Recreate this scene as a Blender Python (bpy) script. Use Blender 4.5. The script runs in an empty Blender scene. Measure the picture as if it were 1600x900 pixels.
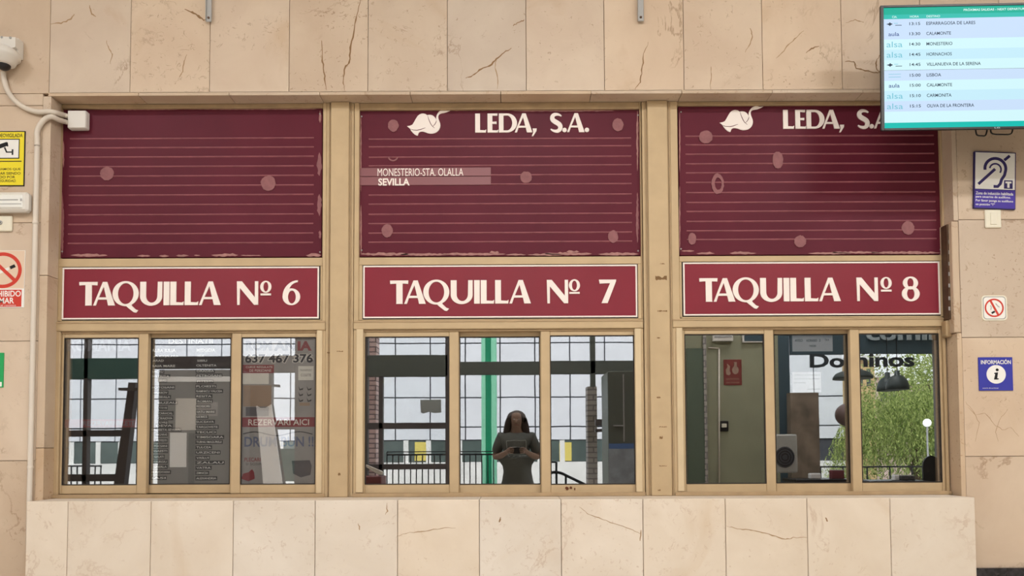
import bpy, bmesh, math, random
from mathutils import Vector, Matrix, Euler
from mathutils.geometry import tessellate_polygon

# ------------------------------------------------------------------ camera, world, sun, added fill lamps, exposure
SC = bpy.context.scene
COL = SC.collection
F = 1155.0                      # focal length in pixels of the 1600 px wide frame
CAM = Vector((0.0, -4.35, 1.35))
PITCH, ROLL, PPY = math.radians(2.3), math.radians(-0.25), 654.0
CROT = Matrix.Rotation(math.radians(90) + PITCH, 3, 'X') @ Matrix.Rotation(ROLL, 3, 'Z')
cd = bpy.data.cameras.new('camera')
cd.sensor_width = 36.0
cd.lens = 36.0 * F / 1600.0
cd.shift_y = (PPY - 450.0) / 1600.0
cd.clip_end = 300
cam = bpy.data.objects.new('camera', cd)
COL.objects.link(cam)
cam.matrix_world = Matrix.Translation(CAM) @ CROT.to_4x4()
SC.camera = cam

w = bpy.data.worlds.new('world')
SC.world = w
w.use_nodes = True
wn = w.node_tree
bg = wn.nodes['Background']
tc = wn.nodes.new('ShaderNodeTexCoord')
sep = wn.nodes.new('ShaderNodeSeparateXYZ')
rmp = wn.nodes.new('ShaderNodeValToRGB')
rmp.color_ramp.elements[0].position = 0.0
rmp.color_ramp.elements[0].color = (0.97, 0.98, 1.0, 1)
rmp.color_ramp.elements[1].position = 0.7
rmp.color_ramp.elements[1].color = (0.90, 0.95, 1.0, 1)
wn.links.new(tc.outputs['Generated'], sep.inputs[0])
wn.links.new(sep.outputs['Z'], rmp.inputs[0])
wn.links.new(rmp.outputs[0], bg.inputs[0])
bg.inputs[1].default_value = 2.6

sd = bpy.data.lights.new('sun', 'SUN')
sd.energy = 3.6
sd.angle = math.radians(9)
sd.color = (1.0, 0.96, 0.9)
sun = bpy.data.objects.new('sun', sd)
COL.objects.link(sun)
sun.rotation_euler = Vector((0.18, -0.72, -0.7)).to_track_quat('-Z', 'Y').to_euler()

CEIL = 5.4
FILL_SPOTS = [(-4.2, -3.8), (0.0, -3.8), (4.2, -3.8), (-4.2, -5.8), (0.0, -5.8), (4.2, -5.8)]
FILL_POWER = 95.0
FILL_COLOR = (0.98, 0.99, 1.0)

SC.view_settings.view_transform = 'Standard'
SC.view_settings.look = 'None'
SC.view_settings.exposure = 0.0
SC.view_settings.gamma = 1.0
SC.view_settings.use_curve_mapping = False
SC.cycles.use_denoising = True
SC.cycles.max_bounces = 10
SC.cycles.transparent_max_bounces = 24
SC.cycles.sample_clamp_indirect = 6.0

# ------------------------------------------------------------------ pixel <-> place helpers
def ray(px, py):
    return CROT @ Vector(((px - 800.0) / F, -(py - PPY) / F, -1.0))

def P(px, py, Y):
    """point of the plane y = Y that the photograph shows at pixel px, py"""
    d = ray(px, py)
    t = (Y - CAM.y) / d.y
    return (CAM.x + t * d.x, CAM.z + t * d.z)

def R(x0, y0, x1, y1, Y):
    """upright rectangle on the plane y = Y : X0, X1, Z0, Z1"""
    xm, ym = (x0 + x1) / 2, (y0 + y1) / 2
    return (P(x0, ym, Y)[0], P(x1, ym, Y)[0], P(xm, y1, Y)[1], P(xm, y0, Y)[1])

def V(px, py, D):
    """place in the hall (in front of the panes) whose reflection shows at px, py; D is the length of the light path"""
    d = ray(px, py)
    t = D / d.y
    return (CAM.x + t * d.x, 4.35 - D, CAM.z + t * d.z)

def RV(x0, y0, x1, y1, D):
    xm, ym = (x0 + x1) / 2, (y0 + y1) / 2
    return (V(x0, ym, D)[0], V(x1, ym, D)[0], V(xm, y1, D)[2], V(xm, y0, D)[2])

class Local:
    """drawing frame on the plane y = Y: pixel offsets around an anchor become metres"""
    def __init__(s, ax, ay, Y):
        s.ax, s.ay, s.Y = ax, ay, Y
        s.X, s.Z = P(ax, ay, Y)
        s.k = (Y - CAM.y) / F
    def __call__(s, px, py):
        return (s.X + (px - s.ax) * s.k, s.Z - (py - s.ay) * s.k)

# ------------------------------------------------------------------ materials
def srgb(r, g, b):
    def f(c):
        c /= 255.0
        return c / 12.92 if c <= 0.04045 else ((c + 0.055) / 1.055) ** 2.4
    return (f(r), f(g), f(b), 1.0)

def mat(name, rgb, rough=0.6, metal=0.0, spec=0.3, vary=0.0, scale=6.0, emit=None, estr=1.0, coat=0.0):
    m = bpy.data.materials.new(name)
    m.use_nodes = True
    nt = m.node_tree
    b = nt.nodes['Principled BSDF']
    col = srgb(*rgb)
    b.inputs['Base Color'].default_value = col
    b.inputs['Roughness'].default_value = rough
    b.inputs['Metallic'].default_value = metal
    b.inputs['Specular IOR Level'].default_value = spec
    b.inputs['Coat Weight'].default_value = coat
    if vary > 0:
        t = nt.nodes.new('ShaderNodeTexCoord')
        n = nt.nodes.new('ShaderNodeTexNoise')
        n.inputs['Scale'].default_value = scale
        n.inputs['Detail'].default_value = 6
        r = nt.nodes.new('ShaderNodeMapRange')
        r.inputs['From Min'].default_value = 0.3
        r.inputs['From Max'].default_value = 0.7
        r.inputs['To Min'].default_value = 1 - vary
        r.inputs['To Max'].default_value = 1 + vary
        x = nt.nodes.new('ShaderNodeMix')
        x.data_type = 'RGBA'
        x.blend_type = 'MULTIPLY'
        x.inputs[0].default_value = 1.0
        x.inputs[6].default_value = col
        nt.links.new(t.outputs['Object'], n.inputs['Vector'])
        nt.links.new(n.outputs['Fac'], r.inputs['Value'])
        nt.links.new(r.outputs[0], x.inputs[7])
        nt.links.new(x.outputs[2], b.inputs['Base Color'])
    if emit:
        b.inputs['Emission Color'].default_value = srgb(*emit)
        b.inputs['Emission Strength'].default_value = estr
    return m

def stone(name, base, pale, dark, tint=0.16, vein=0.55, pits=0.5, rough=0.45):
    m = bpy.data.materials.new(name)
    m.use_nodes = True
    nt = m.node_tree
    N, L = nt.nodes, nt.links
    b = N['Principled BSDF']
    b.inputs['Roughness'].default_value = rough
    b.inputs['Specular IOR Level'].default_value = 0.25
    t = N.new('ShaderNodeTexCoord')
    g = N.new('ShaderNodeNewGeometry')
    comb = N.new('ShaderNodeCombineXYZ')
    mul = N.new('ShaderNodeMath'); mul.operation = 'MULTIPLY'; mul.inputs[1].default_value = 37.0
    L.new(g.outputs['Random Per Island'], mul.inputs[0])
    for i in range(3):
        L.new(mul.outputs[0], comb.inputs[i])
    add = N.new('ShaderNodeVectorMath'); add.operation = 'ADD'
    L.new(t.outputs['Object'], add.inputs[0]); L.new(comb.outputs[0], add.inputs[1])
    def noise(scale, detail, dist=0.0, rough_=0.55):
        n = N.new('ShaderNodeTexNoise')
        n.inputs['Scale'].default_value = scale
        n.inputs['Detail'].default_value = detail
        n.inputs['Roughness'].default_value = rough_
        n.inputs['Distortion'].default_value = dist
        L.new(add.outputs[0], n.inputs['Vector'])
        return n.outputs['Fac']
    def mrange(v, a, b_, c=0.0, d=1.0):
        r = N.new('ShaderNodeMapRange')
        r.inputs['From Min'].default_value = a; r.inputs['From Max'].default_value = b_
        r.inputs['To Min'].default_value = c; r.inputs['To Max'].default_value = d
        L.new(v, r.inputs['Value'])
        return r.outputs[0]
    def math_(op, a, b_=None, val=None):
        q = N.new('ShaderNodeMath'); q.operation = op
        L.new(a, q.inputs[0])
        if b_ is not None: L.new(b_, q.inputs[1])
        if val is not None: q.inputs[1].default_value = val
        return q.outputs[0]
    def mix(fac, a, c, blend='MIX'):
        x = N.new('ShaderNodeMix'); x.data_type = 'RGBA'; x.blend_type = blend
        if isinstance(fac, float): x.inputs[0].default_value = fac
        else: L.new(fac, x.inputs[0])
        for s_, v in ((6, a), (7, c)):
            if isinstance(v, tuple): x.inputs[s_].default_value = v
            else: L.new(v, x.inputs[s_])
        return x.outputs[2]
    cloud = mrange(noise(2.6, 5, 0.6), 0.33, 0.7)
    col = mix(cloud, srgb(*base), srgb(*pale))
    # slab to slab tone
    hv = N.new('ShaderNodeHueSaturation')
    L.new(col, hv.inputs['Color'])
    L.new(mrange(g.outputs['Random Per Island'], 0, 1, 1 - tint * 0.5, 1 + tint * 0.5), hv.inputs['Value'])
    r2 = math_('FRACT', math_('MULTIPLY', g.outputs['Random Per Island'], val=7.31))
    L.new(mrange(r2, 0, 1, 0.86, 1.12), hv.inputs['Saturation'])
    col = hv.outputs['Color']
    # veins : the zero line of a distorted noise, broken up by a second one
    v1 = math_('ABSOLUTE', math_('SUBTRACT', noise(1.5, 7, 0.5, 0.62), val=0.5))
    line = mrange(v1, 0.0, 0.012, 1.0, 0.0)
    gate = mrange(noise(2.2, 3), 0.52, 0.64)
    vm = math_('MULTIPLY', line, gate)
    vm = math_('MULTIPLY', vm, val=vein)
    col = mix(vm, col, srgb(*dark))
    # pits and worm marks in patches, more on some slabs
    v2 = math_('ABSOLUTE', math_('SUBTRACT', noise(13, 4, 1.2), val=0.5))
    worm = mrange(v2, 0.0, 0.028, 1.0, 0.0)
    dots = mrange(noise(22, 3), 0.52, 0.60)
    r3 = math_('FRACT', math_('MULTIPLY', g.outputs['Random Per Island'], val=13.7))
    thr = mrange(r3, 0, 1, -0.12, 0.14)
    patch = mrange(math_('ADD', noise(2.4, 4, 0.4), thr), 0.50, 0.60)
    pm = math_('MULTIPLY', math_('MULTIPLY', worm, dots), patch)
    pm = math_('MULTIPLY', pm, val=pits)
    col = mix(pm, col, srgb(*dark))
    # fine specks, denser on some slabs
    r4 = math_('FRACT', math_('MULTIPLY', g.outputs['Random Per Island'], val=29.3))
    spk = mrange(math_('ADD', noise(48, 2, 0.5), mrange(r4, 0, 1, -0.10, 0.03)), 0.655, 0.70)
    spk = math_('MULTIPLY', math_('MULTIPLY', spk, mrange(noise(3.2, 3), 0.45, 0.6)), val=pits)
    col = mix(spk, col, srgb(*dark))
    # soft rusty patches
    rm = math_('MULTIPLY', mrange(noise(1.7, 5, 1.0), 0.60, 0.74), val=0.35)
    col = mix(rm, col, srgb(base[0] - 18, base[1] - 30, base[2] - 45))
    L.new(col, b.inputs['Base Color'])
    bm_ = N.new('ShaderNodeBump'); bm_.inputs['Strength'].default_value = 0.12; bm_.inputs['Distance'].default_value = 0.004
    L.new(math_('SUBTRACT', cloud, pm), bm_.inputs['Height'])
    L.new(bm_.outputs[0], b.inputs['Normal'])
    return m

def glass_mat(name, refl, tint=(1, 1, 1, 1), wave=0.0):
    m = bpy.data.materials.new(name)
    m.use_nodes = True
    nt = m.node_tree
    N, L = nt.nodes, nt.links
    N.remove(N['Principled BSDF'])
    out = N['Material Output']
    tr = N.new('ShaderNodeBsdfTransparent'); tr.inputs[0].default_value = tint
    gl = N.new('ShaderNodeBsdfGlossy'); gl.inputs['Roughness'].default_value = 0.0
    gl.inputs['Color'].default_value = (0.97, 0.985, 1.0, 1)
    mx = N.new('ShaderNodeMixShader'); mx.inputs[0].default_value = refl
    L.new(tr.outputs[0], mx.inputs[1]); L.new(gl.outputs[0], mx.inputs[2]); L.new(mx.outputs[0], out.inputs[0])
    if wave > 0:
        t = N.new('ShaderNodeTexCoord'); n = N.new('ShaderNodeTexNoise'); bp = N.new('ShaderNodeBump')
        n.inputs['Scale'].default_value = 5.0; n.inputs['Detail'].default_value = 1.0
        bp.inputs['Strength'].default_value = wave; bp.inputs['Distance'].default_value = 0.01
        L.new(t.outputs['Object'], n.inputs['Vector']); L.new(n.outputs['Fac'], bp.inputs['Height'])
        L.new(bp.outputs[0], gl.inputs['Normal'])
    return m

def brick_mat(name, c1, c2, mortar):
    m = bpy.data.materials.new(name); m.use_nodes = True
    nt = m.node_tree; b = nt.nodes['Principled BSDF']; b.inputs['Roughness'].default_value = 0.85
    t = nt.nodes.new('ShaderNodeTexCoord'); mp = nt.nodes.new('ShaderNodeMapping')
    mp.inputs['Rotation'].default_value = (math.radians(90), 0, 0)
    br = nt.nodes.new('ShaderNodeTexBrick')
    br.inputs['Color1'].default_value = srgb(*c1); br.inputs['Color2'].default_value = srgb(*c2); br.inputs['Mortar'].default_value = srgb(*mortar)
    br.inputs['Scale'].default_value = 1.0
    br.inputs['Brick Width'].default_value = 0.24; br.inputs['Row Height'].default_value = 0.085; br.inputs['Mortar Size'].default_value = 0.012
    nt.links.new(t.outputs['Object'], mp.inputs[0]); nt.links.new(mp.outputs[0], br.inputs[0]); nt.links.new(br.outputs[0], b.inputs['Base Color'])
    return m

M = {}
M['stone'] = stone('wall_stone', (198, 176, 155), (209, 189, 168), (132, 98, 66))
M['stone_counter'] = stone('counter_stone', (212, 196, 178), (222, 208, 192), (165, 125, 95), tint=0.04, vein=0.35, pits=0.35)
M['stone_plain'] = stone('reveal_stone', (192, 168, 144), (204, 182, 158), (150, 112, 78), tint=0.08, vein=0.5, pits=0.5)
M['joint'] = mat('joint_mortar', (150, 120, 92), 0.9)
M['alu'] = mat('champagne_metal', (190, 165, 130), 0.5, 0.1, 0.25, vary=0.05, scale=9)
M['alu_dark'] = mat('champagne_metal_worn', (170, 144, 111), 0.5, 0.1, 0.25, vary=0.10, scale=14)
M['alu_pale'] = mat('champagne_metal_pale', (208, 186, 152), 0.5, 0.1, 0.25, vary=0.05, scale=11)
M['scuff'] = mat('scuff_mark', (122, 92, 58), 0.7)
M['rust'] = mat('rust_mark', (96, 54, 30), 0.8)
M['seal'] = mat('rubber_seal', (52, 44, 38), 0.7)
M['burgundy'] = mat('burgundy_film', (92, 33, 46), 0.45, 0, 0.12, vary=0.10, scale=2.2)
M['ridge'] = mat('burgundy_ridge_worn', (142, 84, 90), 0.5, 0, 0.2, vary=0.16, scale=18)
M['residue'] = mat('adhesive_residue', (140, 90, 92), 0.6, vary=0.12, scale=40)
M['residue_pale'] = mat('adhesive_residue_pale', (164, 118, 112), 0.6, vary=0.18, scale=40)
M['strip'] = mat('clear_film_strip', (134, 84, 88), 0.4)
M['sign_red'] = mat('sign_burgundy', (130, 43, 56), 0.3, 0, 0.22, vary=0.05, scale=3)
M['cream'] = mat('cream_paint', (240, 228, 220), 0.5)
M['white'] = mat('white_plastic', (222, 216, 208), 0.45)
M['offwhite'] = mat('off_white_plastic', (228, 220, 200), 0.45)
M['conduit'] = mat('conduit_plastic', (216, 204, 190), 0.5)
M['black'] = mat('black_plastic', (28, 26, 26), 0.35, 0, 0.4)
M['ink'] = mat('black_ink', (30, 28, 30), 0.7)
M['grey'] = mat('grey_metal', (168, 166, 164), 0.4, 0.4)
M['darkmetal'] = mat('dark_bronze_metal', (92, 70, 54), 0.5, 0.3, vary=0.2, scale=20)
M['yellow'] = mat('yellow_sign', (232, 212, 40), 0.5)
M['signwhite'] = mat('sign_white', (236, 232, 226), 0.5)
M['red'] = mat('sign_red_ink', (202, 62, 48), 0.5)
M['green'] = mat('sign_green', (40, 160, 90), 0.5)
M['blue'] = mat('sign_blue', (58, 60, 158), 0.45)
M['violet'] = mat('sign_violet', (70, 52, 150), 0.45)
M['navyink'] = mat('dark_violet_ink', (52, 42, 98), 0.6)
M['clear'] = mat('clear_lens', (236, 234, 228), 0.12, 0, 0.5)
M['skirt'] = mat('black_marble', (38, 34, 36), 0.25, 0, 0.5, vary=0.9, scale=30)
M['glass'] = glass_mat('window_glass', 0.22, (0.97, 0.98, 0.97, 1), 0.004)
M['clearglass'] = glass_mat('clear_glass', 0.02, (0.98, 0.99, 0.99, 1))
M['darkroom'] = mat('office_gloom', (52, 50, 48), 0.9)  # dark colour stands in for the unlit room behind the panes
M['hallpaint'] = mat('hall_paint', (206, 196, 180), 0.8)
M['ceil'] = mat('ceiling_paint', (226, 222, 212), 0.85)
M['terrazzo'] = mat('terrazzo', (206, 198, 186), 0.35, 0, 0.4, vary=0.1, scale=60)

# ------------------------------------------------------------------ mesh helpers
class MB:
    def __init__(s):
        s.bm = bmesh.new(); s.mats = []
    def mi(s, m):
        if m not in s.mats: s.mats.append(m)
        return s.mats.index(m)
    def box(s, x0, x1, y0, y1, z0, z1, m, bev=0.0, seg=1, mtx=None):
        if x1 < x0: x0, x1 = x1, x0
        if y1 < y0: y0, y1 = y1, y0
        if z1 < z0: z0, z1 = z1, z0
        T = Matrix.Translation(((x0 + x1) / 2, (y0 + y1) / 2, (z0 + z1) / 2)) @ Matrix.Diagonal((x1 - x0, y1 - y0, z1 - z0, 1))
        if mtx is not None: T = mtx @ T
        k = s.mi(m)
        r = bmesh.ops.create_cube(s.bm, size=1.0, matrix=T)
        vs = r['verts']
        fs = {f for v in vs for f in v.link_faces}
        for f in fs: f.material_index = k
        if bev > 0:
            bev = min(bev, 0.45 * min(x1 - x0, y1 - y0, z1 - z0))
            es = list({e for v in vs for e in v.link_edges})
            r2 = bmesh.ops.bevel(s.bm, geom=es, offset=bev, segments=seg, profile=0.5, affect='EDGES')
            for f in r2['faces']: f.material_index = k
        return s
    def prism(s, pts, y0, y1, m, holes=(), mtx=None):
        """outline (X, Z) in the plane, front face at y0 (towards the viewer), extruded back to y1"""
        k = s.mi(m)
        loops = [list(pts)] + [list(h) for h in holes]
        def area(l): return sum(l[i][0] * l[(i + 1) % len(l)][1] - l[(i + 1) % len(l)][0] * l[i][1] for i in range(len(l)))
        if area(loops[0]) < 0: loops[0].reverse()
        for h in loops[1:]:
            if area(h) > 0: h.reverse()
        tri = tessellate_polygon([[Vector((p[0], p[1], 0)) for p in l] for l in loops])
        flat = [p for l in loops for p in l]
        def mk(p, y):
            v = Vector((p[0], y, p[1]))
            return s.bm.verts.new(mtx @ v if mtx is not None else v)
        fr = [mk(p, y0) for p in flat]
        thick = abs(y1 - y0) > 1e-7
        bk = [mk(p, y1) for p in flat] if thick else None
        for a, b, c in tri:
            pa, pb, pc = flat[a], flat[b], flat[c]
            ccw = (pb[0] - pa[0]) * (pc[1] - pa[1]) - (pb[1] - pa[1]) * (pc[0] - pa[0]) > 0
            if not ccw: b, c = c, b
            try:
                f = s.bm.faces.new((fr[a], fr[b], fr[c])); f.material_index = k
                if thick:
                    f = s.bm.faces.new((bk[a], bk[c], bk[b])); f.material_index = k
            except ValueError: pass
        if thick:
            o = 0
            for l in loops:
                n = len(l)
                for i in range(n):
                    a, b = o + i, o + (i + 1) % n
                    try:
                        f = s.bm.faces.new((fr[b], fr[a], bk[a], bk[b])); f.material_index = k
                    except ValueError: pass
                o += n
        return s
    def tube(s, pts, r, m, n=10, caps=True):
        k = s.mi(m); pts = [Vector(p) for p in pts]; rings = []
        up = None
        for i, p in enumerate(pts):
            d = (pts[min(i + 1, len(pts) - 1)] - pts[max(i - 1, 0)]).normalized()
            if up is None:
                up = Vector((0, 0, 1)) if abs(d.z) < 0.9 else Vector((0, 1, 0))
            a = d.cross(up).normalized(); b = a.cross(d).normalized(); up = b
            rr = r[i] if isinstance(r, (list, tuple)) else r
            rings.append([s.bm.verts.new(p + (a * math.cos(t) + b * math.sin(t)) * rr) for t in [2 * math.pi * j / n for j in range(n)]])
        for i in range(len(rings) - 1):
            for j in range(n):
                f = s.bm.faces.new((rings[i][j], rings[i][(j + 1) % n], rings[i + 1][(j + 1) % n], rings[i + 1][j]))
                f.material_index = k; f.smooth = True
        if caps:
            for rg in (rings[0], rings[-1][::-1]):
                f = s.bm.faces.new(rg); f.material_index = k
        return s
    def lathe(s, c, prof, m, n=24, axis='Z'):
        """profile of (radius, height) turned about an axis through c"""
        k = s.mi(m); c = Vector(c); rings = []
        for r, h in prof:
            ring = []
            for j in range(n):
                t = 2 * math.pi * j / n
                if axis == 'Z': q = Vector((r * math.cos(t), r * math.sin(t), h))
                else: q = Vector((r * math.cos(t), h, r * math.sin(t)))
                ring.append(s.bm.verts.new(c + q))
            rings.append(ring)
        for i in range(len(rings) - 1):
            for j in range(n):
                f = s.bm.faces.new((rings[i][j], rings[i][(j + 1) % n], rings[i + 1][(j + 1) % n], rings[i + 1][j]))
                f.material_index = k; f.smooth = True
        for rg in (rings[0], rings[-1]):
            f = s.bm.faces.new(rg); f.material_index = k
        return s
    def blob(s, c, rx, ry, rz, m, u=16, v=10):
        k = s.mi(m)
        r = bmesh.ops.create_uvsphere(s.bm, u_segments=u, v_segments=v, radius=1.0, matrix=Matrix.Translation(c) @ Matrix.Diagonal((rx, ry, rz, 1)))
        for f in {f for q in r['verts'] for f in q.link_faces}: f.material_index = k; f.smooth = True
        return s
    def flat(s, tri, m):
        """ready-made triangles: (verts, faces)"""
        k = s.mi(m); vs = [s.bm.verts.new(p) for p in tri[0]]
        for f in tri[1]:
            try:
                q = s.bm.faces.new([vs[i] for i in f]); q.material_index = k
            except ValueError: pass
        return s
    def build(s, name, parent=None, recalc=True):
        me = bpy.data.meshes.new(name)
        if recalc: bmesh.ops.recalc_face_normals(s.bm, faces=s.bm.faces)
        s.bm.to_mesh(me); s.bm.free()
        for m in s.mats: me.materials.append(M[m])
        o = bpy.data.objects.new(name, me); COL.objects.link(o)
        if parent is not None:
            o.parent = parent
            if parent.type == 'EMPTY' and not parent.get('_local'): o.location = -parent.location
        return o

def tag(o, label, cat, group=None, kind=None):
    if label: o['label'] = label
    if cat: o['category'] = cat
    if group: o['group'] = group
    if kind: o['kind'] = kind
    return o

def empty(name, loc, label=None, cat=None, group=None, kind=None):
    o = bpy.data.objects.new(name, None); COL.objects.link(o)
    o.location = loc; o.empty_display_size = 0.1
    return tag(o, label, cat, group, kind)

def ellipse(cx, cy, rx, ry, n=36, a0=0.0, a1=360.0):
    full = abs(a1 - a0) >= 359.9
    k = n if full else n + 1
    return [(cx + rx * math.cos(math.radians(a0 + (a1 - a0) * i / n)), cy + ry * math.sin(math.radians(a0 + (a1 - a0) * i / n))) for i in range(k)]

def stroke(pts, w):
    """ribbon outline around a polyline; w one width or one per point"""
    n = len(pts); l, r = [], []
    for i in range(n):
        a, b = pts[max(i - 1, 0)], pts[min(i + 1, n - 1)]
        dx, dy = b[0] - a[0], b[1] - a[1]; q = math.hypot(dx, dy) or 1
        ww = (w[i] if isinstance(w, (list, tuple)) else w) / 2
        l.append((pts[i][0] - dy / q * ww, pts[i][1] + dx / q * ww)); r.append((pts[i][0] + dy / q * ww, pts[i][1] - dx / q * ww))
    return l + r[::-1]

def bez(p0, p1, p2, p3, n=10):
    o = []
    for i in range(n + 1):
        t = i / n; u = 1 - t
        o.append(tuple(u ** 3 * p0[k] + 3 * u * u * t * p1[k] + 3 * u * t * t * p2[k] + t ** 3 * p3[k] for k in range(len(p0))))
    return o

def smooth_path(pts, per=6):
    pts = [Vector(p) for p in pts]; out = []
    for i in range(len(pts) - 1):
        p0, p1, p2, p3 = pts[max(i - 1, 0)], pts[i], pts[i + 1], pts[min(i + 2, len(pts) - 1)]
        for j in range(per):
            t = j / per
            out.append(0.5 * ((2 * p1) + (p2 - p0) * t + (2 * p0 - 5 * p1 + 4 * p2 - p3) * t * t + (3 * p1 - p0 - 3 * p2 + p3) * t ** 3))
    out.append(pts[-1]); return out

_tc = {}
def text2d(body, bold=0.0):
    """built-in lettering as flat triangles, unit box 0..1 in both directions (ink box)"""
    if (body, bold) in _tc: return _tc[(body, bold)]
    cu = bpy.data.curves.new('t', 'FONT'); cu.body = body; cu.size = 1.0; cu.resolution_u = 3; cu.offset = bold
    ob = bpy.data.objects.new('t', cu); COL.objects.link(ob)
    dg = bpy.context.evaluated_depsgraph_get()
    me = bpy.data.meshes.new_from_object(ob.evaluated_get(dg))
    vs = [(v.co.x, v.co.y) for v in me.vertices]; fs = [tuple(p.vertices) for p in me.polygons]
    bpy.data.objects.remove(ob); bpy.data.curves.remove(cu); bpy.data.meshes.remove(me)
    x0 = min(v[0] for v in vs); x1 = max(v[0] for v in vs); y0 = min(v[1] for v in vs); y1 = max(v[1] for v in vs)
    vs = [((v[0] - x0) / (x1 - x0), (v[1] - y0) / (y1 - y0)) for v in vs]
    _tc[(body, bold)] = (vs, fs); return _tc[(body, bold)]

def put_text(mb, body, X0, X1, Z0, Z1, Y, m, bold=0.0, mtx=None, thick=0.0):
    vs, fs = text2d(body, bold)
    pts = [Vector((X0 + v[0] * (X1 - X0), Y, Z0 + v[1] * (Z1 - Z0))) for v in vs]
    if mtx is not None: pts = [mtx @ p for p in pts]
    mb.flat((pts, fs), m)
    if thick > 0:
        mb.flat(([p + Vector((0, thick, 0)) for p in pts], [f[::-1] for f in fs]), m)
        cnt = {}
        for f in fs:
            for i in range(len(f)):
                a, b = f[i], f[(i + 1) % len(f)]
                if (b, a) in cnt: cnt.pop((b, a))
                else: cnt[(a, b)] = 1
        q = [p for p in pts] + [p + Vector((0, thick, 0)) for p in pts]; n = len(pts)
        mb.flat((q, [(b, a, a + n, b + n) for a, b in cnt]), m)

# lettering of the wooden-looking signs: high contrast capitals drawn by hand, cap height 1
def glyph(ch):
    """list of (outline, holes)"""
    E = ellipse
    def box(x0, y0, x1, y1): return ([(x0, y0), (x1, y0), (x1, y1), (x0, y1)], [])
    if ch == 'T': return [([(0, 1), (0.775, 1), (0.765, .855), (.53, .87), (.535, .02), (.55, 0), (.255, 0), (.27, .02), (.265, .87), (.01, .855)], [])]
    if ch == 'A': return [([(0, 0), (.115, 0), (.205, .26), (.60, .26), (.60, .0), (.90, 0), (.57, 1), (.40, 1)], [[(.235, .345), (.565, .345), (.44, .80)]]) if False else
                          ([(0, 0), (.115, 0), (.20, .25), (.575, .25), (.63, 0), (.915, 0), (.575, 1), (.395, 1)], [[(.235, .345), (.545, .345), (.435, .80)]])]
    if ch == 'Q': return [(E(.55, .5, .55, .53, 48), [E(.555, .5, .33, .445, 40)]), ([(.52, .03), (.66, -.10), (.90, -.29), (1.0, -.31), (1.09, -.21), (.98, -.17), (.82, -.02), (.80, .06)], [])]
    if ch == 'U': return [([(0, 1), (.25, 1), (.25, .42)] + E(.49, .40, .24, .29, 16, 180, 360) + [(.74, 1), (.93, 1), (.93, .40)] + E(.465, .38, .465, .40, 24, 0, -180), [])]
    if ch == 'I': return [box(0, 0, .24, 1)]
    if ch == 'L': return [([(0, 1), (.25, 1), (.25, .13), (.50, .115), (.57, .16), (.555, 0), (0, 0)], [])]
    if ch == 'N': return [([(.02, 0), (0, 1), (.21, 1), (.76, .32), (.76, 1), (.90, 1), (.90, 0), (.73, 0), (.13, .72), (.125, 0)], [])]
    if ch == 'o': return [(E(.23, .765, .235, .255, 32), [E(.23, .765, .105, .20, 28)]), box(.01, .40, .45, .48)]
    if ch == '6': return [(E(.37, .335, .37, .355, 40), [E(.39, .325, .165, .275, 32)]), (bez((0, .34), (.0, .72), (.28, 1.02), (.64, 1.035)) + bez((.63, .955), (.38, .92), (.24, .72), (.23, .42)), [])]
    if ch == '7': return [([(0, 1), (.73, 1), (.72, .92), (.36, 0), (.10, 0), (.47, .85), (.03, .83)], [])]
    if ch == '8': return [(E(.37, .76, .32, .275, 40), [E(.37, .765, .135, .20, 30)]), (E(.37, .30, .375, .32, 40), [E(.37, .30, .16, .235, 32)])]
    if ch == 'E': return [([(0, 1), (.52, 1), (.51, .88), (.25, .895), (.25, .565), (.47, .575), (.47, .45), (.25, .46), (.25, .115), (.50, .105), (.56, .15), (.545, 0), (0, 0)], [])]
    if ch == 'D': return [([(0, 1)] + [(.30, 1)] + E(.42, .5, .52, .5, 28, 90, -90) + [(0, 0)], [[(.24, .89), (.38, .89)] + E(.42, .5, .27, .395, 24, 90, -90) + [(.24, .105)]])]
    if ch == 'S':
        c = bez((.58, .85), (.40, 1.0), (.09, .98), (.10, .74), 12) + bez((.10, .74), (.11, .52), (.53, .52), (.52, .26), 12)[1:] + bez((.52, .26), (.50, -.02), (.17, .02), (.02, .17), 12)[1:]
        n = len(c); wd = [.05 + .20 * abs(math.sin(math.pi * i / (n - 1))) ** 0.8 for i in range(n)]
        return [(stroke(c, wd), [])]
    if ch == '.': return [(E(.115, .115, .115, .115, 20), [])]
    if ch == ',': return [([(.05, .20), (.26, .20), (.25, .08), (.08, -.20), (.0, -.20), (.08, .0)], [])]
    return []

def put_glyphs(parent, items, X0, Z0, cap, Y0, Y1, m, name='letter'):
    for ch, off in items:
        b = MB()
        for gi, (out, holes) in enumerate(glyph(ch)):
            Yg = Y0 - 0.0005 * gi
            b.prism([(X0 + (off + x) * cap, Z0 + y * cap) for x, y in out], Yg, Y1, m, [[(X0 + (off + x) * cap, Z0 + y * cap) for x, y in h] for h in holes])
        b.build(name, parent)

# ================================================================== LARGE STRUCTURE
YW = -0.13        # face of the stone wall
YC = -0.30        # face of the counter base
XL, XR = -2.671, 2.556   # opening
ZT = P(800, 147, YW)[1]  # soffit of the opening
ZS = P(800, 780.5, YC)[1]  # top of the counter
SLAB = 0.022
GAP = 0.0015

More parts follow.
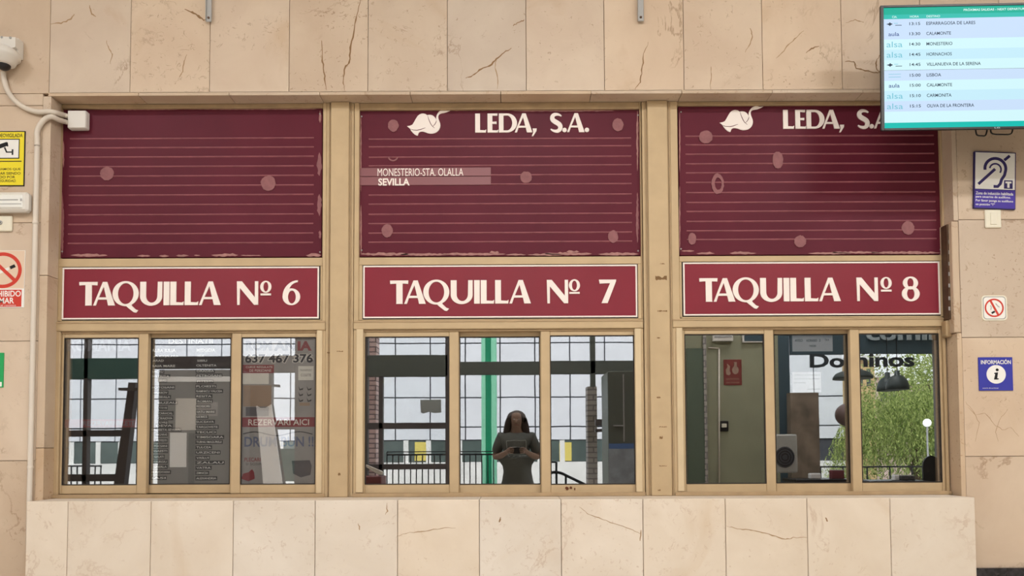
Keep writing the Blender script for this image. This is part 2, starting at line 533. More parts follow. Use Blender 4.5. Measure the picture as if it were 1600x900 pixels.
random.seed(4)
b = MB()
def slab(x0, x1, z0, z1, y=YW, m='stone'):
    b.box(x0 + GAP, x1 - GAP, y, y + SLAB, z0 + GAP, z1 - GAP, m, 0.0012)
joints = [78, 204, 328, 452, 575, 699, 822, 944, 1068, 1191, 1315]
jx = [P(j, 70, YW)[0] for j in joints]
st = (jx[-1] - jx[0]) / 10
xs = [jx[0] - st * k for k in range(10, 0, -1)] + jx + [jx[-1] + st * k for k in range(1, 11)]
zj = P(800, 143, YW)[1]
RH = 0.675
for i in range(len(xs) - 1):
    for z0, z1 in ((zj, zj + RH), (zj + RH, zj + 2 * RH), (zj + 2 * RH, CEIL)):
        slab(xs[i], xs[i + 1], z0, z1)
# columns left and right of the opening
xl = P(62, 400, YW)[0]
xr = P(1499, 400, YW)[0]
zl = [0.0, P(20, 905, YW)[1], P(20, 720, YW)[1], P(20, 533, YW)[1], P(20, 348, YW)[1], P(20, 165, YW)[1], zj]
zr = [0.0, P(1560, 900, YW)[1], P(1560, 713, YW)[1], P(1560, 527, YW)[1], P(1560, 343, YW)[1], P(1560, 158, YW)[1], zj]
for i in range(len(zl) - 1):
    for k in range(9):
        slab(xl - 0.452 * (k + 1), xl - 0.452 * k, zl[i], zl[i + 1])
        slab(xr + 0.452 * k, xr + 0.452 * (k + 1), zr[i], zr[i + 1])
# wall core behind the slabs
yb0, yb1 = YW + SLAB - 0.0005, 0.16
b.box(-7.2, XL - 0.02, yb0, yb1, 0, CEIL, 'joint')
b.box(XR + 0.02, 7.2, yb0, yb1, 0, CEIL, 'joint')
b.box(XL - 0.02, XR + 0.02, yb0, yb1, ZT + 0.02, CEIL, 'joint')
wall = b.build('wall_back'); wall['kind'] = 'structure'

# stone lining of the opening: narrow edge strips, soffit and jambs
b = MB()
n = 10
for i in range(n):
    a, c = XL - 0.02 + (XR - XL + 0.04) * i / n, XL - 0.02 + (XR - XL + 0.04) * (i + 1) / n
    b.box(a + GAP, c - GAP, YW, 0.05, ZT, ZT + 0.021, 'stone_plain', 0.001)
o = b.build('trim_1'); o['kind'] = 'structure'
b = MB()
zz = [ZS - 0.02, P(78, 700, YW)[1], P(78, 430, YW)[1], ZT]
for i in range(3):
    b.box(xl, XL, YW, 0.05, zz[i] + GAP, zz[i + 1] - GAP, 'stone_plain', 0.0012)
o = b.build('trim_2'); o['kind'] = 'structure'
b = MB()
zz = [ZS - 0.02, P(1493, 520, YW)[1], P(1493, 345, YW)[1], ZT]
b.box(XR, xr, YW, 0.05, zz[0] + GAP, zz[1] - GAP, 'stone_plain', 0.0012)
b.box(P(1489, 430, YW)[0], xr, YW, 0.05, zz[1] + GAP, zz[2] - GAP, 'stone_plain', 0.004)
b.box(XR, xr, YW, 0.05, zz[2] + GAP, zz[3] - GAP, 'stone_plain', 0.0012)
o = b.build('trim_3'); o['kind'] = 'structure'

# counter base under the windows
b = MB()
cj = [40, 105, 235, 364, 492, 621, 749, 877, 1005, 1134, 1262, 1392, 1525]
cx = [P(j, 840, YC)[0] for j in cj]
for i in range(12):
    b.box(cx[i] + GAP, cx[i + 1] - GAP, YC, YC + 0.02, 0.0, ZS, 'stone_counter', 0.0025)
b.box(cx[0] + 0.004, cx[-1] - 0.004, YC + 0.0195, 0.15, 0.0, ZS - 0.02, 'joint')
for i in range(12):
    b.box(cx[i] + GAP, cx[i + 1] - GAP, YC + 0.021, 0.15, ZS - 0.0195, ZS - 0.0005, 'stone_counter', 0.001)
b.box(cx[0] - 0.0, cx[0] + 0.02, YC + 0.021, YW, 0, ZS - 0.02, 'stone_counter', 0.001)
b.box(cx[-1] - 0.02, cx[-1], YC + 0.021, YW, 0, ZS - 0.02, 'stone_counter', 0.001)
o_counter = b.build('wall_counter'); o_counter['kind'] = 'structure'

b = MB()
zsk = P(1560, 888, YW - 0.03)[1]
b.box(cx[-1] + 0.002, 7.0, YW - 0.03, YW, 0, zsk, 'skirt', 0.004)
o = b.build('baseboard_right'); o['kind'] = 'structure'

# cracks and veins of the slabs
M['crack'] = mat('stone_crack', (140, 108, 76), 0.9)
M['vein_dark'] = mat('stone_vein', (164, 134, 102), 0.9)
def crack(parent, Y, pts, w0, m='crack'):
    k = (Y + 4.35) / F
    rnd = random.Random(len(pts) * 7 + int(pts[0][0]))
    q = []
    for i in range(len(pts) - 1):
        for j in range(4):
            t = j / 4
            q.append((pts[i][0] + (pts[i + 1][0] - pts[i][0]) * t + rnd.uniform(-.8, .8), pts[i][1] + (pts[i + 1][1] - pts[i][1]) * t + rnd.uniform(-.8, .8)))
    q.append(pts[-1])
    ws = [w0 * k * (0.35 + 0.9 * math.sin(math.pi * (i + .3) / len(q))) * rnd.uniform(.5, 1.3) for i in range(len(q))]
    MB().prism(stroke([P(a, c, Y - .0006) for a, c in q], ws), Y - .0006, Y + .0004, m).build('crack', parent)
for pts, w_, m_ in (([(564, -4), (558, 25), (552, 52), (548, 75), (546, 98), (539, 104), (536, 126), (538, 141)], 2.2, 'crack'), ([(502, 64), (504, 95), (507, 118), (510, 141)], 1.8, 'crack'),
        ([(728, 122), (738, 118), (752, 107), (765, 103), (776, 92), (788, 82), (799, 75)], 2.0, 'crack'), ([(776, 90), (773, 105), (778, 122), (777, 139)], 1.2, 'vein_dark'), ([(802, 40), (810, 35), (819, 31)], 1.6, 'crack'),
        ([(1013, 66), (1006, 85), (1003, 110), (1000, 128), (992, 140)], 1.4, 'crack'), ([(288, 14), (298, 18), (308, 24), (318, 31), (327, 30)], 2.6, 'crack'), ([(292, 85), (288, 95), (285, 112), (280, 120)], 1.4, 'vein_dark'),
        ([(166, 64), (170, 75), (176, 85), (172, 100)], 1.2, 'vein_dark'), ([(80, 37), (96, 36), (110, 30), (116, 22)], 1.6, 'vein_dark'), ([(140, 8), (142, 20), (150, 26)], 1.6, 'vein_dark'),
        ([(1212, 92), (1222, 82), (1232, 70), (1244, 58), (1256, 48)], 1.4, 'vein_dark'), ([(1260, 82), (1268, 76), (1280, 72)], 1.6, 'crack'), ([(1110, 139), (1112, 120), (1111, 104)], 1.2, 'vein_dark'), ([(1164, 82), (1172, 68), (1176, 55), (1172, 44)], 1.4, 'vein_dark'),
        ([(1322, 36), (1336, 31), (1350, 35)], 1.2, 'vein_dark'), ([(1320, 96), (1334, 96), (1338, 106), (1352, 110), (1370, 114), (1376, 112)], 1.8, 'crack'), ([(1376, 84), (1369, 96), (1370, 108), (1378, 116)], 1.6, 'crack'),
        ([(1512, 636), (1524, 648), (1540, 645), (1552, 662), (1566, 672), (1580, 668), (1592, 682)], .6, 'vein_dark'), ([(1575, 640), (1562, 655), (1556, 676), (1560, 690)], .5, 'vein_dark'), ([(1508, 628), (1520, 640), (1530, 660), (1524, 690)], .5, 'vein_dark')):
    crack(wall, YW, pts, w_, m_)
for pts, w_, m_ in (([(1135, 822), (1152, 826), (1170, 828), (1186, 831), (1206, 836), (1228, 843), (1240, 840), (1261, 840)], 1.4, 'vein_dark'), ([(1290, 808), (1293, 815)], 1.8, 'crack'), ([(1002, 828), (1000, 845)], 1.6, 'vein_dark'), ([(905, 792), (918, 802), (935, 809), (960, 818), (985, 826), (1000, 834)], 1.0, 'vein_dark'), ([(620, 838), (640, 832), (665, 830), (690, 825), (712, 825)], 1.0, 'vein_dark'), ([(604, 786), (605, 798), (602, 804)], 1.4, 'vein_dark'), ([(560, 818), (562, 828)], 1.4, 'vein_dark'), ([(782, 808), (780, 816)], 1.8, 'crack')):
    crack(o_counter, YC, pts, w_, m_)

# hall shell and the office behind the panes
def shell(name, x0, x1, y0, y1, z0, z1, m):
    o = MB().box(x0, x1, y0, y1, z0, z1, m).build(name); o['kind'] = 'structure'; return o
shell('floor', -7.4, 7.4, -6.8, 3.4, -0.15, 0.0, 'terrazzo')
shell('ceiling', -7.4, 7.4, -6.8, 3.4, CEIL, CEIL + 0.15, 'ceil')
shell('wall_left', -7.4, -7.2, -6.8, 3.4, 0, CEIL, 'hallpaint')
shell('wall_right', 7.2, 7.4, -6.8, 3.4, 0, CEIL, 'hallpaint')
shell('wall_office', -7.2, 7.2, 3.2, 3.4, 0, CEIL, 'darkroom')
M['asphalt'] = mat('pavement', (120, 116, 110), 0.9, vary=0.1, scale=2)
shell('ground', -60, 60, -10.4, -6.8, -0.3, -0.16, 'asphalt')

# ================================================================== THE THREE TICKET WINDOWS
YF = -0.035     # face of the outer frame
YS = -0.020     # face of the front sashes
ZTOP = ZT
def window_unit(idx, L_, R_, board, sign, trans, panes, rear, btm, pale, marks):
    """L_, R_: outer frame pixels; board/sign rectangles; transom y range; panes px rectangles"""
    X0, X1 = P(L_, 600, YF)[0], P(R_, 600, YF)[0]
    root = empty('window_%d' % idx, ((X0 + X1) / 2, 0.0, ZS), kind='structure')
    b = MB()
    xm = (L_ + R_) / 2
    zt0, zt1 = P(xm, trans[1], YF)[1], P(xm, trans[0], YF)[1]
    zb = P(xm, board[3], YF)[1]; zsg1 = P(xm, sign[1], YF)[1]
    bX0, bX1 = P(board[0], 300, YF)[0], P(board[2], 300, YF)[0]
    z_head = P(xm, board[1], YF)[1]
    jl = P(panes[0][0] - 6, 640, YF)[0]; jr = P(panes[2][2] + 7, 640, YF)[0]
    # upper jambs, head, rail between board and sign, transom
    b.box(X0, bX0, YF, 0.06, zt0, ZTOP - 0.001, 'alu', 0.003)
    b.box(bX1, X1, YF, 0.06, zt0, ZTOP - 0.001, 'alu', 0.003)
    b.box(bX0, bX1, YF + 0.006, 0.06, z_head, ZTOP - 0.001, 'alu_dark', 0.003)
    b.box(bX0, bX1, YF + 0.004, 0.06, zsg1, zb, 'alu', 0.003)
    sX0, sX1 = P(sign[0], 455, YF)[0], P(sign[2], 455, YF)[0]
    zs0 = P(xm, sign[3], YF)[1]
    b.box(bX0, sX0, YF + 0.004, 0.06, zt1, zsg1, 'alu', 0.003)
    b.box(sX1, bX1, YF + 0.004, 0.06, zt1, zsg1, 'alu', 0.003)
    b.box(bX0, bX1, YF + 0.004, 0.06, zt1, zs0, 'alu', 0.003)
    b.box(X0, X1, YF - 0.006, 0.06, zt0, zt1, 'alu', 0.004)
    b.box(X0, X1, YF - 0.009, YF - 0.004, zt1 - 0.012, zt1 - 0.006, 'alu_dark')
    # lower jambs and sill track
    zsill = P(xm, btm, YF)[1]
    b.box(X0, jl, YF, 0.06, ZS, zt0, 'alu', 0.003)
    b.box(jr, X1, YF, 0.06, ZS, zt0, 'alu', 0.003)
    b.box(jl, jr, YF - 0.012, 0.06, ZS, zsill, 'alu_dark', 0.003)
    b.box(X0, X1, YF - 0.018, YF - 0.006, ZS, ZS + 0.022, 'alu_dark', 0.002)
    b.box(jl, jr, YF + 0.008, 0.06, zt0 - 0.012, zt0, 'alu_dark', 0.002)
    b.build('frame', root)
    for (x0, y0, x1, y1) in pale:
        q = R(x0, y0, x1, y1, YF - 0.01)
        MB().box(q[0], q[1], YF - 0.010, YF + 0.005, q[2], q[3], 'alu_pale', 0.003).build('cover_strip', root)
    for i, p in enumerate(panes):
        fr = i not in rear
        y0 = YS if fr else 0.016
        gx0, gx1, gz0, gz1 = R(p[0], p[1], p[2], p[3], y0)
        s0 = 0.048 if fr else 0.02
        rail_t, rail_b = 0.035, 0.052
        ox0, ox1 = gx0 - s0, gx1 + s0
        if fr:
            if i == 0: ox0 = jl + 0.001
            if i == 2: ox1 = jr - 0.001
            if i == 0: ox1 = gx1 + 0.055
            if i == 2: ox0 = gx0 - 0.055
        b = MB()
        dep = 0.032
        zt_, zb_ = min(gz1 + rail_t, zt0 - 0.002), max(gz0 - rail_b, zsill - 0.006)
        b.box(ox0, gx0, y0, y0 + dep, zb_, zt_, 'alu', 0.003)
        b.box(gx1, ox1, y0, y0 + dep, zb_, zt_, 'alu', 0.003)
        b.box(gx0, gx1, y0 + 0.002, y0 + dep, gz1, zt_, 'alu', 0.003)
        b.box(gx0, gx1, y0 + 0.002, y0 + dep, zb_, gz0, 'alu', 0.003)
        sash = b.build('sash', root)
        b = MB()
        t = 0.005
        for q in ((gx0, gx0 + t, gz0, gz1), (gx1 - t, gx1, gz0, gz1), (gx0 + t, gx1 - t, gz0, gz0 + t), (gx0 + t, gx1 - t, gz1 - t, gz1)):
            b.box(q[0], q[1], y0 + 0.0015, y0 + dep - 0.004, q[2], q[3], 'seal')
        b.build('seal', sash)
        MB().box(gx0 + 0.001, gx1 - 0.001, y0 + 0.007, y0 + 0.012, gz0 + 0.001, gz1 - 0.001, 'glass').build('glass_pane', sash)
        if i == 1:
            zc = (gz0 + gz1) / 2
            MB().box(ox0 + 0.003, ox0 + 0.012, y0 - 0.006, y0 + 0.002, zc - 0.045, zc + 0.045, 'alu_dark', 0.002).build('finger_pull', sash)
    if marks:
        b = MB()
        for (x, y, ww, hh, m) in marks:
            X, Z = P(x, y, YF - 0.012)
            k = 4.3 / F
            b.prism([(X + random.uniform(.7, 1.1) * ww * k * math.cos(a), Z + random.uniform(.7, 1.1) * hh * k * math.sin(a)) for a in [j * math.pi / 5 for j in range(10)]], YF - 0.0125, YF - 0.009, m)
        b.build('rust_spot', root)
    return root

W6 = window_unit(1, 84, 508, (93, 168, 504, 403), (96, 416, 500, 500), (502, 517), [(98, 528, 215, 758), (234, 528, 360, 757), (376, 527, 493, 757)], (1,), 773, [(494, 516, 503, 771)], [])
W7 = window_unit(2, 552, 1006, (561, 170, 1001, 401), (566, 413, 997, 498), (500, 514), [(570, 526, 702, 757), (718, 526, 844, 757), (860, 524, 992, 757)], (1,), 771, [(556, 514, 567, 770), (993, 513, 1003, 769)], [])
W8 = window_unit(3, 1052, 1480, (1060, 163, 1477, 399), (1066, 408, 1470, 494), (497, 511), [(1071, 522, 1196, 756), (1211, 522, 1328, 755), (1345, 521, 1470, 754)], (1,), 769, [(1058, 512, 1068, 768)], [])
b = MB()
for (x, y, ww, hh) in ((886, 763, 3.5, 3), (892, 762, 2.5, 2.5), (898, 764, 1.2, 3)):
    X, Z = P(x, y, YS - 0.001); k = 4.3 / F
    b.prism([(X + random.uniform(.6, 1.1) * ww * k * math.cos(a), Z + random.uniform(.6, 1.1) * hh * k * math.sin(a)) for a in [j * math.pi / 5 for j in range(10)]], YS - 0.0008, YS + 0.003, 'rust')
b.build('rust_spot', W7)

# clad posts between the windows
def post(idx, x0, x1, seams, scuffs):
    b = MB()
    X0, X1 = P(x0, 480, YF)[0], P(x1, 480, YF)[0]
    b.box(X0 + 0.001, X1 - 0.001, YF + 0.004, 0.06, ZS, ZT - 0.001, 'alu', 0.003)
    a, c = P(seams[0], 480, YF)[0], P(seams[1], 480, YF)[0]
    b.box(a, c, YF - 0.014, YF + 0.006, ZS, ZT - 0.001, 'alu', 0.004)
    for q in (a - 0.012, c + 0.007):
        b.box(q, q + 0.005, YF - 0.004, YF + 0.006, ZS, ZT - 0.001, 'alu_dark', 0.001)
    for (x, y, ww, hh) in scuffs:
        q = R(x - ww / 2, y - hh / 2, x + ww / 2, y + hh / 2, YF - 0.0146)
        n_ = 9
        up = [(q[0] + (q[1] - q[0]) * i / n_, q[3] + random.uniform(-.4, .4) * (q[3] - q[2])) for i in range(n_ + 1)]
        dn = [(q[0] + (q[1] - q[0]) * i / n_, q[2] + random.uniform(-.3, .3) * (q[3] - q[2])) for i in range(n_, -1, -1)]
        b.prism(up + dn, YF - 0.0146, YF - 0.013, 'scuff')
    o = b.build('trim_%d' % idx); o['kind'] = 'structure'
post(4, 508, 552, (516, 545), [(531, 549, 10, 1.2), (530, 741, 4, 3), (513, 551, 4, 2)])
post(5, 1006, 1052, (1014, 1046), [(1035, 412, 7, 1.2), (1033, 435, 18, 5), (1035, 486, 15, 1.5), (1029, 528, 5, 1.5), (1029, 621, 6, 2), (1036, 667, 12, 1), (1033, 684, 5, 4), (1036, 728, 12, 1), (1030, 766, 4, 2)])

# ================================================================== BURGUNDY BOARDS
def board_thing(L_, rect, ridge_x, ridge_y, marks, label, specks):
    q = list(R(rect[0] + 1, rect[1] + 1, rect[2] - 1, rect[3] - 1, -0.012))
    q[3] = min(q[3], ZT - 0.002); q[1] = min(q[1], XR - 0.002)
    root = empty('destination_board', ((q[0] + q[1]) / 2, 0.0, q[2]), label, 'board')
    b = MB(); b.box(q[0], q[1], -0.012, 0.05, q[2], q[3], 'burgundy', 0.002); b.build('panel', root)
    b = MB()
    X0, X1 = P(ridge_x[0], 300, -0.012)[0], P(ridge_x[1], 300, -0.012)[0]
    for y in ridge_y:
        Z = P((rect[0] + rect[2]) / 2, y, -0.012)[1]
        prof = [(-0.0120, 0.0055), (-0.0165, 0.0025), (-0.0165, -0.0015), (-0.0120, -0.0045)]
        vs = [(x, p[0], Z + p[1]) for x in (X0, X1) for p in prof]
        b.flat((vs, [(0, 1, 5, 4), (1, 2, 6, 5), (2, 3, 7, 6), (0, 3, 2, 1), (4, 5, 6, 7)]), 'ridge')
    b.build('ridge_lines', root)
    for (x, y, rx, ry, kind) in marks:
        b = MB(); X, Z = P(x, y, -0.0175); k = 4.33 / F
        pts = [(X + rx * k * math.cos(a) * random.uniform(.93, 1.05), Z + ry * k * math.sin(a) * random.uniform(.93, 1.05)) for a in [j * math.pi / 14 for j in range(28)]]
        if kind == 'disc': b.prism(pts, -0.0175, -0.0125, 'residue')
        elif kind == 'ring':
            b.prism(pts, -0.0175, -0.0125, 'residue', [[(X + (p[0] - X) * .55 + .003, Z + (p[1] - Z) * .6) for p in pts]])
        else:
            b.prism(stroke([(X + rx * k * math.cos(a), Z + ry * k * math.sin(a)) for a in [math.pi * (1.0 + j / 12) for j in range(13)]], 0.008), -0.0175, -0.0125, 'residue')
        b.build('adhesive_mark', root)
    # pale smears of old glue along the edges
    def smear(x0, x1, yc, h):
        n_ = max(5, int((x1 - x0) / 4))
        up, dn = [], []
        for i in range(n_ + 1):
            x = x0 + (x1 - x0) * i / n_; e = abs(math.sin(math.pi * i / n_)) ** .35
            up.append(P(x, yc - h * e * random.uniform(.25, 1.0), -0.0128)); dn.append(P(x, yc + h * e * random.uniform(.3, .8), -0.0128))
        MB().prism(up + dn[::-1], -0.0128, -0.0115, 'residue_pale').build('glue_smear', root)
    def vsmear(xc, y0, y1, h):
        n_ = max(5, int((y1 - y0) / 4)); a, c = [], []
        for i in range(n_ + 1):
            y = y0 + (y1 - y0) * i / n_; e = abs(math.sin(math.pi * i / n_)) ** .5
            a.append(P(xc - h * e * random.uniform(.4, 1), y, -0.0128)); c.append(P(xc + h * e * random.uniform(.4, 1), y, -0.0128))
        MB().prism(a + c[::-1], -0.0128, -0.0115, 'residue_pale' if h < 2.5 else 'residue').build('glue_smear', root)
    for s_ in specks:
        if s_[0] == 'h': smear(*s_[1:])
        else: vsmear(*s_[1:])
    # fixing screws
    for x, y in ((rect[0] + 4, rect[1] + 12), (rect[2] - 4, rect[1] + 10), (rect[0] + 4, rect[3] - 10), (rect[2] - 4, rect[3] - 9)):
        X, Z = P(x, y, -0.013); X, Z = min(X, XR - 0.012), min(Z, ZT - 0.012)
        MB().lathe((X, -0.013, Z), [(0.005, 0.001), (0.005, -0.001), (0.003, -0.003)], 'grey', 10, 'Y').build('screw', root)
    return root

B6 = board_thing(0, (93, 168, 504, 403), (108, 490), [216.5, 230.8, 245.3, 260.2, 275, 290, 304.8, 320, 335.4, 350.3, 365.3, 380],
    [(167, 271, 11, 11, 'disc'), (419, 286, 12, 12, 'disc')], 'plain burgundy ridged board without lettering, above the sign numbered 6',
    [('h', 110, 168, 399, 3), ('h', 214, 235, 400, 2), ('h', 248, 264, 400, 2.5), ('h', 275, 295, 399.5, 2.5), ('h', 303, 313, 399, 1.5), ('h', 330, 372, 398.5, 3.5), ('h', 376, 408, 399, 1.5), ('h', 478, 502, 399, 3.5), ('h', 150, 280, 171, 1.5), ('h', 285, 495, 170.5, 1.6),
     ('v', 499, 238, 275, 5), ('v', 499, 303, 338, 5), ('v', 500, 360, 373, 3), ('v', 97, 300, 398, 3.2), ('v', 500, 172, 192, 2.2), ('v', 99, 220, 262, 1.8)])
B7 = board_thing(1, (561, 170, 1001, 401), (576, 987), [217, 229, 245.3, 258.7, 273.6, 288, 304.4, 318.5, 334.4, 349, 363.8, 378],
    [(614.5, 196, 8.5, 10, 'disc'), (965.5, 195, 9, 10.5, 'disc'), (822, 277, 9.5, 9.5, 'disc'), (605, 360.5, 9, 10.5, 'disc'), (958, 369.5, 8, 10, 'disc'), (614, 245, 7, 6, 'arc')],
    'burgundy board with bird emblem and a two-line destination strip, above the sign numbered 7',
    [('h', 563, 640, 397, 3.4), ('h', 625, 700, 397.5, 3), ('h', 690, 790, 397, 3), ('h', 765, 780, 394.5, 3), ('h', 790, 822, 398, 2), ('h', 824, 880, 398, 2.5), ('h', 850, 925, 396.5, 3.5), ('h', 885, 905, 393.5, 3), ('h', 935, 998, 397, 3.6), ('h', 800, 960, 173, 2), ('h', 575, 770, 172.5, 1.4),
     ('v', 996, 172, 268, 2), ('v', 996, 300, 380, 2.6), ('v', 564, 180, 300, 1.4), ('v', 564, 320, 398, 1.8)])
B8 = board_thing(2, (1060, 163, 1474, 399), (1072, 1461), [212.5, 226, 240.6, 255.6, 269.7, 284.7, 300.6, 316, 330, 345.6, 360.3, 374],
    [(1103, 214, 11, 10.5, 'disc'), (1215.5, 250, 8.5, 14, 'disc'), (1121.5, 287, 10, 16.5, 'ring'), (1419, 356, 10, 11, 'disc'), (1250.5, 377, 9.5, 9.5, 'disc'), (1081.5, 373, 6.5, 9.5, 'disc')],
    'burgundy board with bird emblem partly behind the screen, above the sign numbered 8',
    [('h', 1064, 1085, 392, 2), ('h', 1088, 1117, 396, 3), ('h', 1140, 1182, 395.5, 3), ('h', 1262, 1330, 396, 2.5), ('h', 1300, 1375, 394.5, 2.5), ('h', 1360, 1470, 395, 3), ('v', 1062, 290, 396, 1.4), ('v', 1062, 175, 270, 1.2)])

LEDA = [('L', 0), ('E', .64), ('D', 1.23), ('A', 2.05), (',', 2.93), ('S', 3.90), ('.', 4.52), ('A', 4.76), ('.', 5.68)]
kpx = (-0.014 + 4.35) / F
bird = [(80, 190), (104, 186), (122, 178), (136, 156), (150, 130), (164, 108), (180, 95), (196, 89), (210, 88), (226, 92), (240, 102), (252, 99), (265, 99), (281, 103), (295, 112), (306, 126), (313, 141), (311, 125), (314, 108), (320, 93), (329, 79), (340, 68), (354, 61), (370, 57), (384, 58), (396, 63), (412, 63), (430, 60), (414, 70), (398, 77), (380, 83), (360, 86), (346, 89), (335, 96), (329, 106), (328, 117), (331, 134), (337, 150), (343, 167), (345, 185), (342, 204), (334, 221), (321, 235), (305, 245), (286, 250), (265, 251), (245, 247), (225, 239), (207, 234), (190, 234), (178, 239), (171, 248), (165, 266), (150, 262), (138, 254), (126, 243), (114, 229), (106, 215), (99, 205)]
wing = [[(244, 106), (250, 128), (258, 150), (268, 172), (280, 190), (300, 207)], [(284, 192), (300, 178), (311, 158), (314, 145)], [(104, 213), (130, 221), (160, 223), (190, 217), (212, 208), (226, 204)]]
def emblem(parent, ax, ay):
    lo = Local(ax, ay, -0.016)
    f_ = lambda x, y: lo(ax + (x - 80) / 5, ay + (y - 60) / 5)
    MB().prism([f_(*p) for p in bird], -0.016, -0.012, 'cream').build('bird_emblem', parent)
    b = MB()
    for l in wing: b.prism([f_(*p) for p in stroke(l, [2 + 3.5 * math.sin(math.pi * i / (len(l) - 1)) for i in range(len(l))])], -0.0164, -0.0158, 'burgundy')
    b.build('wing_line', parent)
def wordmark(parent, px, base, cap):
    X, Z = P(px, base, -0.018)
    put_glyphs(parent, LEDA, X, Z, cap * kpx, -0.018, -0.012, 'cream')
emblem(B7, 636, 172); wordmark(B7, 742.5, 207, 30.6)
emblem(B8, 1124, 166.5); wordmark(B8, 1224, 201, 30.3)
# two clear strips with a destination on the middle board
for (x0, y0, x1, y1) in ((562, 262, 767, 275), (562, 276, 767, 289)):
    q = R(x0, y0, x1, y1, -0.0175)
    MB().box(q[0], q[1], -0.0175, -0.0118, q[2], q[3], 'strip', 0.0006).build('destination_strip', B7)
for t, (x0, y0, x1, y1), bo in (('MONESTERIO-STA. OLALLA', (590, 263, 724, 275), 0.0), ('SEVILLA', (591, 278.5, 640, 290), 0.03)):
    q = R(x0, y0, x1, y1, -0.0182); b = MB(); put_text(b, t, *q, -0.0182, 'cream', bo); b.build('destination_text', B7)

# ================================================================== NUMBERED SIGNS
TAQ = [('T', 0), ('A', .60), ('Q', 1.41), ('U', 2.57), ('I', 3.56), ('L', 3.84), ('L', 4.45), ('A', 5.05), ('N', 6.64)]
def sign_thing(rect, tx, base, cap, degree, num, numoff, label):
    y0 = -0.03
    q = R(rect[0], rect[1], rect[2], rect[3], y0)
    root = empty('ticket_sign', ((q[0] + q[1]) / 2, 0.0, q[2]), label, 'sign')
    b = MB(); b.box(q[0], q[1], y0 + 0.003, 0.05, q[2], q[3], 'black', 0.001); b.build('backing', root)
    e = 0.008
    MB().box(q[0] + e, q[1] - e, y0, y0 + 0.01, q[2] + e, q[3] - e, 'sign_red', 0.0008).build('sign_face', root)
    b = MB()
    a, c, d, f = q[0] + 0.006, q[1] - 0.006, q[2] + 0.006, q[3] - 0.006
    t = 0.0085
    for s in ((a, c, d, d + t), (a, c, f - t, f), (a, a + t, d + t, f - t), (c - t, c, d + t, f - t)):
        b.box(s[0], s[1], y0 - 0.004, y0 + 0.004, s[2], s[3], 'cream', 0.0008)
    b.build('white_border', root)
    k = (y0 - 0.004 + 4.35) / F
    X, Z = P(tx, base, y0 - 0.004)
    put_glyphs(root, TAQ + [('o', degree), (num, numoff)], X, Z, cap * k, y0 - 0.005, y0 + 0.001, 'cream')
    return root
sign_thing((96, 416, 500, 500), 123.2, 477.5, 37.4, 7.63, '6', 8.57, 'burgundy sign reading TAQUILLA Nº 6, under the plain unlettered board')
sign_thing((566, 413, 997, 498), 609.3, 475, 37.2, 7.58, '7', 8.85, 'burgundy sign reading TAQUILLA Nº 7, under the board with the destination strip')
sign_thing((1066, 408, 1470, 494), 1093, 471.5, 37.3, 7.66, '8', 8.55, 'burgundy sign reading TAQUILLA Nº 8, under the board behind the screen')

# rusty shutter rail in the broken right-hand reveal
q = R(1480, 351, 1490, 499, -0.09)
root = empty('shutter_rail', ((q[0] + q[1]) / 2, -0.06, q[2]), 'dark bronze metal shutter rail with slots in the right end of the window recess', 'rail')
b = MB(); b.box(q[0], q[0] + 0.012, -0.10, -0.036, q[2], q[3], 'darkmetal', 0.002); b.box(q[1] - 0.006, q[1], -0.115, -0.036, q[2], q[3], 'darkmetal', 0.002)
b.box(q[0] + 0.004, q[1] - 0.002, -0.06, -0.036, q[2], q[3], 'darkmetal', 0.002); b.build('channel', root)
for y in (362, 378, 394, 412, 428, 446, 466, 482):
    s = R(1482, y - 3, 1485, y + 3, -0.1)
    MB().box(s[0], s[1], -0.1012, -0.098, s[2], s[3], 'grey', 0.001).build('slot', root)
q = R(1479, 500, 1489, 526, -0.09)
MB().box(q[0], q[1], -0.085, -0.034, q[2], q[3], 'alu_dark', 0.008, 2).build('end_bracket', root)

# ================================================================== THINGS ON THE STONE, LEFT
# dome camera
lo = Local(8, 80, YW - 0.07)
cxm, cym = 8, YW - 0.075
root = empty('security_camera', (lo(8, 100)[0], YW, lo(8, 100)[1]), 'white dome security camera with dark lens at the top left corner', 'camera')
b = MB()
x0, z1 = lo(-22, 55); x1, z0 = lo(25, 84)
b.box(x0, x1, YW - 0.05, YW, z0 - 0.004, z1, 'white', 0.006, 2)
b.prism([lo(-22, 55), lo(25, 58), lo(25, 74), lo(-5, 82), lo(-22, 82)], YW - 0.075, YW - 0.045, 'white')
b.build('bracket', root)
X, Z = lo(6, 88)
k = lo.k
MB().lathe((X, cym, Z), [(14 * k, 12 * k), (21 * k, 8 * k), (24 * k, 1 * k), (24 * k, -3 * k), (20 * k, -6 * k), (17 * k, -13 * k), (12 * k, -16 * k)], 'white', 32).build('housing', root)
MB().blob((X + 2 * k, cym - 0.004, Z - 15 * k), 10 * k, 10 * k, 9.5 * k, 'black', 24, 14).build('lens_dome', root)
for x, y in ((17, 59), (3, 58)):
    X, Z = lo(x, y); MB().lathe((X, YW - 0.076, Z), [(0.007, 0.002), (0.007, -0.001), (0.004, -0.002)], 'grey', 12, 'Y').build('screw', root)

